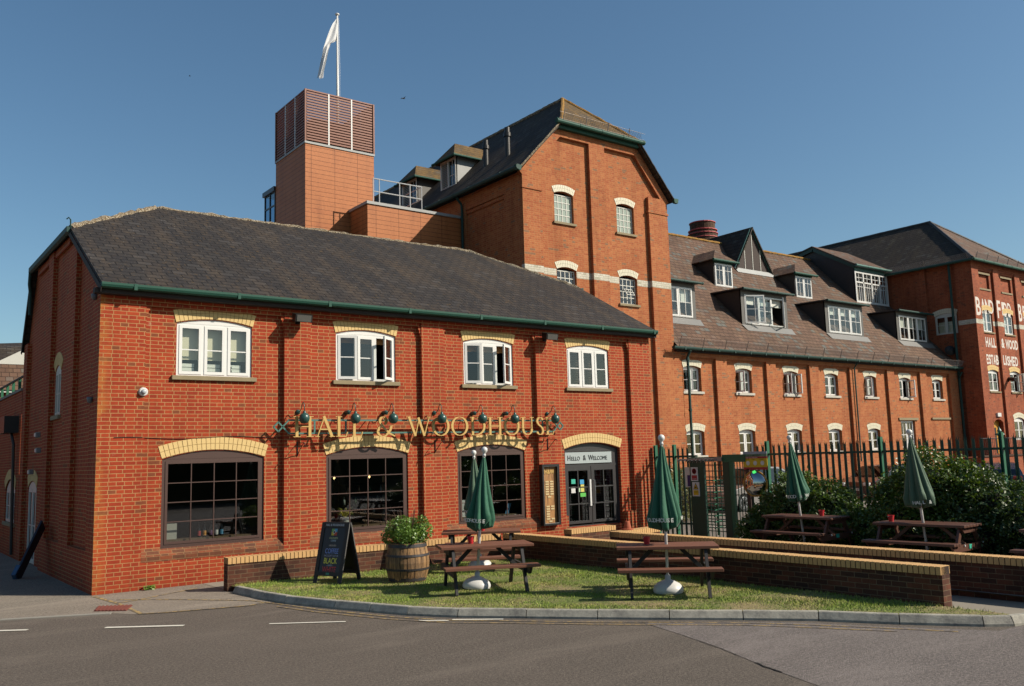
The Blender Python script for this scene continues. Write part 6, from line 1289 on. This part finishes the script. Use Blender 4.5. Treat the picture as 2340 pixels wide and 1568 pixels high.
t = thing('defibrillator_light', 'small green glowing lamp between the emergency board and the convex mirror', 'lamp', (14.8, -3.3, 1.7)); e = N('green_light'); e.b.inputs['Base Color'].default_value = (.05, .6, .12, 1); e.b.inputs['Emission Color'].default_value = (.1, 1, .2, 1); e.b.inputs['Emission Strength'].default_value = .6
m = MB(); m.lathe((ex_-.02, -3.62, 1.71), [(.055, 0), (.05, .03), (.02, .05)], 12, axis=(-1, 0, 0), mod=lambda th, k: 1+.15*math.cos(6*th)); m.build('lens', e.m, t); m = MB(); m.box(ex_-.02, ex_+.05, -3.70, -3.54, 1.64, 1.775); m.build('case', BLK, t)
t = thing('convex_mirror', 'round convex traffic mirror with yellow rim on a brown post', 'mirror', (14.6, -3.25, 0))
m = MB(); m.lathe((gx-.42, -3.62, 1.44), [(.30, -.01), (.28, .03), (.22, .065), (.14, .09), (.05, .102), (.001, .104)], 36, axis=(-.95, -.22, .0)); m.build('mirror_face', MIRR, t, smooth=True)
m = MB(); m.lathe((gx-.42, -3.62, 1.44), [(.275, -.05), (.315, -.03), (.325, .0), (.312, .012), (.298, .005)], 36, axis=(-.95, -.22, .0)); m.build('rim', OCHR, t, smooth=True)
m = MB(); m.box(gx-.40, gx-.30, -3.44, -3.34, 0, 1.8); m.build('post', plain('brown_post', (66, 42, 38), .6), t); m = MB(); m.beam((gx-.35, -3.4, 1.44), (gx-.38, -3.58, 1.44), .04, .04); m.build('arm', BLK, t)
t = thing('concrete_post', 'mossy concrete post behind the convex mirror', 'post', (15.3, -3.4, 0)); m = MB(); m.box(15.25, 15.4, -3.75, -3.6, 0, 1.3); m.build('shaft', CONC, t); m = MB(); m.box(15.22, 15.43, -3.78, -3.57, 1.3, 1.36); m.build('cap', CONC, t)

# ================================================================== BUSHES
def bush(lab, blobs, n, seed, mat=LEAFB):
    t = thing('bush', lab, 'bush', (blobs[0][0][0], blobs[0][0][1], .1), group='evergreen bushes by the fence')
    m = MB()
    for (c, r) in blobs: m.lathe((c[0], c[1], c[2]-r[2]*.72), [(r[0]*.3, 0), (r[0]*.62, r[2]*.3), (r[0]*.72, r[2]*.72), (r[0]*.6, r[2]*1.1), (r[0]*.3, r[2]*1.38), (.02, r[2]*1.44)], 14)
    m.build('light_block_core', plain('bush_core', (16, 20, 10), 1), t, smooth=True)  # opaque dark core added inside the foliage to block light
    tot = sum(r[0]*r[1]+r[0]*r[2]*2 for c, r in blobs)
    cl = []
    for (c, r) in blobs:
        nn = int(1.7*n*(r[0]*r[1]+r[0]*r[2]*2)/tot); d = rng.normal(size=(nn, 3)); d /= np.linalg.norm(d, axis=1)[:, None]
        lump = 1+.13*np.sin(d[:, 0]*7+c[0]*3)*np.sin(d[:, 1]*6+c[1])+.10*np.sin(d[:, 2]*9+d[:, 0]*5)
        rad = np.clip(rng.normal(.98, .09, nn), .72, 1.2)*lump; cl.append(np.array(c)+d*np.array(r)*rad[:, None])
    P = np.concatenate(cl); P = P[P[:, 2] > .12]; leaves('foliage', P, .040, mat, t, .25, 2.0)
    # loose sprigs standing out of the crown
    sp = []; m = MB()
    for (c, r) in blobs:
        for _ in range(10):
            a_ = random.uniform(0, 6.28); e = random.uniform(.3, 1.3); d = Vector((math.cos(a_)*math.cos(e)*r[0], math.sin(a_)*math.cos(e)*r[1], math.sin(e)*r[2])); b0 = Vector(c)+d*.9; b1 = Vector(c)+d*1.12+Vector((0, 0, random.uniform(.03, .14))); m.tube([b0, b1], .005, 4)
            for q in np.linspace(.2, 1, 9): sp.append(tuple(b0.lerp(b1, q)+Vector((random.uniform(-.04, .04), random.uniform(-.04, .04), random.uniform(-.02, .03)))))
    m.build('stems', plain('bush_stem', (66, 50, 38), .9), t); leaves('sprig_leaves', np.array(sp), .055, mat, t, .4, 2.0)
    return t
LEAFD = leafmat('dark_bush_leaf', (0.028, 0.055, 0.014), (0.06, 0.10, 0.022), (0.12, 0.15, 0.05)); LEAFY = leafmat('bright_bush_leaf', (0.035, 0.07, 0.012), (0.09, 0.15, 0.02), (0.30, 0.28, 0.04))
bush('dark green bush between the convex mirror and the left patio table', [((14.2, -4.9, .85), (.6, .62, .78)), ((14.15, -4.25, .6), (.5, .45, .55)), ((14.2, -5.7, .75), (.6, .62, .72)), ((13.9, -3.95, .38), (.45, .4, .32)), ((14.1, -6.35, .5), (.5, .45, .5))], 16000, 1)
bush('large bright green bush behind the right patio table and tallest parasol', [((13.95, -8.3, 1.15), (.75, .75, .9)), ((14.1, -7.5, .85), (.6, .6, .7)), ((14.1, -9.0, 1.0), (.65, .6, .8)), ((13.8, -7.0, .42), (.5, .5, .4)), ((13.5, -8.0, .6), (.6, .8, .55))], 22000, 2, LEAFY)
bush('dark low bush at the right edge of the photo', [((13.9, -9.7, .85), (.7, .6, .7)), ((13.7, -10.5, .7), (.8, .7, .68)), ((13.6, -11.6, .7), (.9, .8, .7)), ((13.3, -9.4, .5), (.5, .7, .45))], 15000, 3, LEAFD)
bush('small grey green bush seen through the fence left of the turnstile', [((17.5, -1.2+3.2, .75), (.7, .6, .7)), ((18.4, 2.6, .9), (.8, .6, .8))], 6000, 4, leafmat('sage_leaf', (0.10, 0.12, 0.05), (0.18, 0.18, 0.08)))
t = thing('weed', 'small green weed at the foot of the pub front wall', 'weed', (1.0, -.1, .0)); P = np.array([(0.98+random.uniform(-.1, .1), -.08+random.uniform(-.05, .05), random.uniform(.01, .09)) for _ in range(60)]); leaves('leaves', P, .035, LEAFP, t, .5)
# drain cover
t = struct(MB().build('drain_dummy', BLK)); bpy.data.objects.remove(t)
m = MB(); a_, b_, c_, d_ = [Vector((*q, .012)) for q in ((-.38, -1.99), (.03, -2.34), (.25, -1.83), (-.22, -1.52))]; m.prism([a_-Vector((0, 0, .01)), b_-Vector((0, 0, .01)), c_-Vector((0, 0, .01)), d_-Vector((0, 0, .01))], (0, 0, .012))
for k in range(9): q = (k+.25)/9; q2 = (k+.75)/9; m.hexa([a_.lerp(b_, q)+Vector((0, 0, z)) if i == 0 else v+Vector((0, 0, z)) for z in (.003, .012) for i, v in enumerate((a_.lerp(b_, q), a_.lerp(b_, q2), d_.lerp(c_, q2), d_.lerp(c_, q)))])
tag(m.build('drain_cover', plain('drain_red', (128, 66, 54), .8, var=.25)), 'rusty red ribbed drain cover in the pavement', 'drain cover')

# ================================================================== CARS
def car(lab, x, y, rz, paint, plate=None, hgt=1.46):
    t = thing('parked_car', lab, 'car', (0, 0, 0), group='cars parked beyond the fence')
    # local: nose towards -x, length 4.3, width 1.76
    side = [(-2.12, .35), (-2.14, .62), (-2.0, .78), (-1.25, .94), (-.95, .98), (-.2, hgt-.06), (.35, hgt), (1.1, hgt-.03), (1.75, hgt-.22), (2.08, .98), (2.12, .6), (2.08, .32)]
    def ring(y_, f, dz=0): return [Vector((p[0]*(1-.02*f), y_, p[1]+dz)) for p in side]
    arch_ = lambda cx: [(cx+.36*math.cos(R(a_)), .32+.36*math.sin(R(a_))) for a_ in range(180, -1, -20)]
    low = [(-2.08, .22)]+[(-1.72, .22)]+arch_(-1.32)+[(-.92, .22), (.95, .22)]+arch_(1.32)+[(1.7, .22), (2.05, .22)]
    m = MB(); body = low+[(2.12, .6), (2.08, .98), (1.75, 1.0), (-.95, .98), (-1.25, .94), (-2.0, .78), (-2.14, .62)]
    m.prism([Vector((a_, -.88, b_)) for a_, b_ in body], (0, 1.76, 0)); m.build('body', paint, t, bevel=.05)
    cab = [(-.98, .97), (-.22, hgt-.05), (.35, hgt), (1.1, hgt-.03), (1.78, hgt-.24), (2.0, .98)]
    m = MB(); n0 = [Vector((a_, -.85+(b_-.97)*.28, b_)) for a_, b_ in cab]; n1 = [Vector((a_, .85-(b_-.97)*.28, b_)) for a_, b_ in cab]
    for i in range(len(cab)-1): m.quad(n0[i], n0[i+1], n1[i+1], n1[i])
    m.quad(*n0); m.quad(*n1); m.build('cabin', paint, t)
    w = [(-.80, 1.0), (-.18, hgt-.10), (.30, hgt-.06), (.30, 1.0)]; w2 = [(.36, 1.0), (.36, hgt-.06), (1.05, hgt-.09), (1.5, hgt-.24), (1.6, 1.0)]
    for W_ in (w, w2):
        for s_ in (-1, 1): m = MB(); m.quad(*[Vector((a_, s_*(.858-(b_-.97)*.28), b_)) for a_, b_ in W_]); m.build('side_window', CARG, t, recalc=False)
    m = MB(); m.quad((-.95, -.74, 1.0), (-.95, .74, 1.0), (-.28, .66, hgt-.08), (-.28, -.66, hgt-.08)); o = m.build('windscreen', CARG, t, recalc=False); o.location = (-.02, 0, .02)
    m = MB(); m.quad((2.02, -.72, 1.0), (2.02, .72, 1.0), (1.82, .64, hgt-.26), (1.82, -.64, hgt-.26)); m.build('rear_window', CARG, t, recalc=False)
    for cx in (-1.32, 1.32):
        for s_ in (-1, 1):
            wh = bpy.data.objects.new('wheel', None); COL.objects.link(wh); wh.location = (cx, s_*.78, .33); wh.parent = t
            m = MB(); m.lathe((0, 0, 0), [(.22, -.1), (.31, -.105), (.335, -.07), (.335, .07), (.31, .105), (.22, .1)], 24, axis=(0, s_, 0)); lpar(m.build('tyre', BLK, None, smooth=False), wh)
            m = MB(); m.lathe((0, 0, 0), [(.05, .08), (.05, .1), (.0, .1)], 12, axis=(0, s_, 0)); m.lathe((0, 0, 0), [(.20, .06), (.225, .1), (.21, .105), (.19, .07)], 24, axis=(0, s_, 0))
            for k in range(7): a_ = R(k*360/7); m.beam((.03*math.cos(a_), s_*.09, .03*math.sin(a_)), (.21*math.cos(a_), s_*.095, .21*math.sin(a_)), .035, .015, up=(0, 1, 0))
            lpar(m.build('rim', STEEL, None), wh)
    for s_ in (-1, 1):
        m = MB(); m.box(2.07, 2.135, s_*.62-.16, s_*.62+.16, .72, .94); m.build('tail_light', SRED, t, bevel=.02); m = MB(); m.box(-2.15, -2.02, s_*.6-.16, s_*.6+.16, .62, .75); m.build('headlight', PLW, t, bevel=.02)
    m = MB(); m.box(2.121, 2.135, -.26, .26, .5, .61); m.build('number_plate', SYEL, t); m = MB(); m.box(-2.165, -2.142, -.26, .26, .42, .53); m.build('number_plate', PLW, t)
    t.location = (x, y, 0); t.rotation_euler = (0, 0, rz); return t
def paint(name, c): s = N(name); s.b.inputs['Base Color'].default_value = (*lin(c), 1); s.b.inputs['Roughness'].default_value = .25; s.b.inputs['Coat Weight'].default_value = .6; s.b.inputs['Metallic'].default_value = .3; return s.m
car('silver grey car seen through the bars beside the turnstile', 24.55, 4.75, 0, paint('silver_paint', (150, 146, 144)), hgt=1.62)
car('dark maroon car seen over the gap between the two bushes', 33.2, 4.3, 0, paint('maroon_paint', (74, 34, 32)))
car('dark blue car with red tail lights and yellow plate behind the fence at far right', 35.2, .3, R(-150), paint('navy_paint', (40, 54, 78)))
t = thing('lamp_post_finial', 'pale ornamental lamp post top in front of the yellow framed door', 'lamp post', (40, 2.6, 0)); m = MB(); m.tube([(40.2, 2.2, 0), (40.2, 2.2, 2.6)], .05, 8); m.build('pole', SIGG, t); m = MB(); m.lathe((40.2, 2.2, 2.6), [(.08, 0), (.22, .06), (.2, .1), (.08, .14), (.1, .25), (.04, .35), (.01, .45)], 12); m.build('finial', SIGG, t); t['label'] = 'pale green ornamental lamp post in front of the yellow framed door'
for k in range(3): marking('bay_marking', [(17.5+2.4*k, -3), (17.5+2.4*k, 1.2)], WMK, .08)
# birds
def bird(lab, p, s, rz):
    t = thing('bird', lab, 'bird', p, group='birds in the sky')
    m = MB(); m.lathe(p, [(.005, -.5*s), (.06*s, -.35*s), (.11*s, -.1*s), (.10*s, .15*s), (.06*s, .3*s), (.01, .42*s)], 10, axis=(math.cos(rz), math.sin(rz), .1)); m.build('body', BLK, t, smooth=True)
    d = Vector((math.cos(rz), math.sin(rz), 0)); n = Vector((-d.y, d.x, 0)); c = Vector(p)
    for s_ in (-1, 1): m = MB(); m.prism([c+d*.15*s, c+d*.1*s+n*s_*.45*s+Vector((0, 0, .22*s)), c-d*.15*s+n*s_*.85*s+Vector((0, 0, .1*s)), c-d*.15*s+n*s_*.3*s+Vector((0, 0, .05*s)), c-d*.12*s], (0, 0, .012*s)); m.build('wing', BLK, t)
def ray(px, py, d): return tuple(CAM+(FW+RI*((px-1170)/FPX)-UP*((py-784)/FPX))*d)
bird('dark bird flying between the flagpole and the gabled tower', ray(922, 225, 55), .34, R(10)); bird('tiny distant bird high over the pub roof at left', ray(434, 174, 130), .34, R(-30))
# unseen hedge mass added behind the camera to darken the window reflections
t = thing('reflection_hedge', 'unseen dark hedge mass added behind the camera for window reflections', 'hedge', (0, -34, 0)); m = MB(); m.box(-40, 60, -40, -36, 0, 4.6); m.build('reflection_mass', plain('reflection_green', (40, 54, 24), 1, var=.5, vs=2), t)
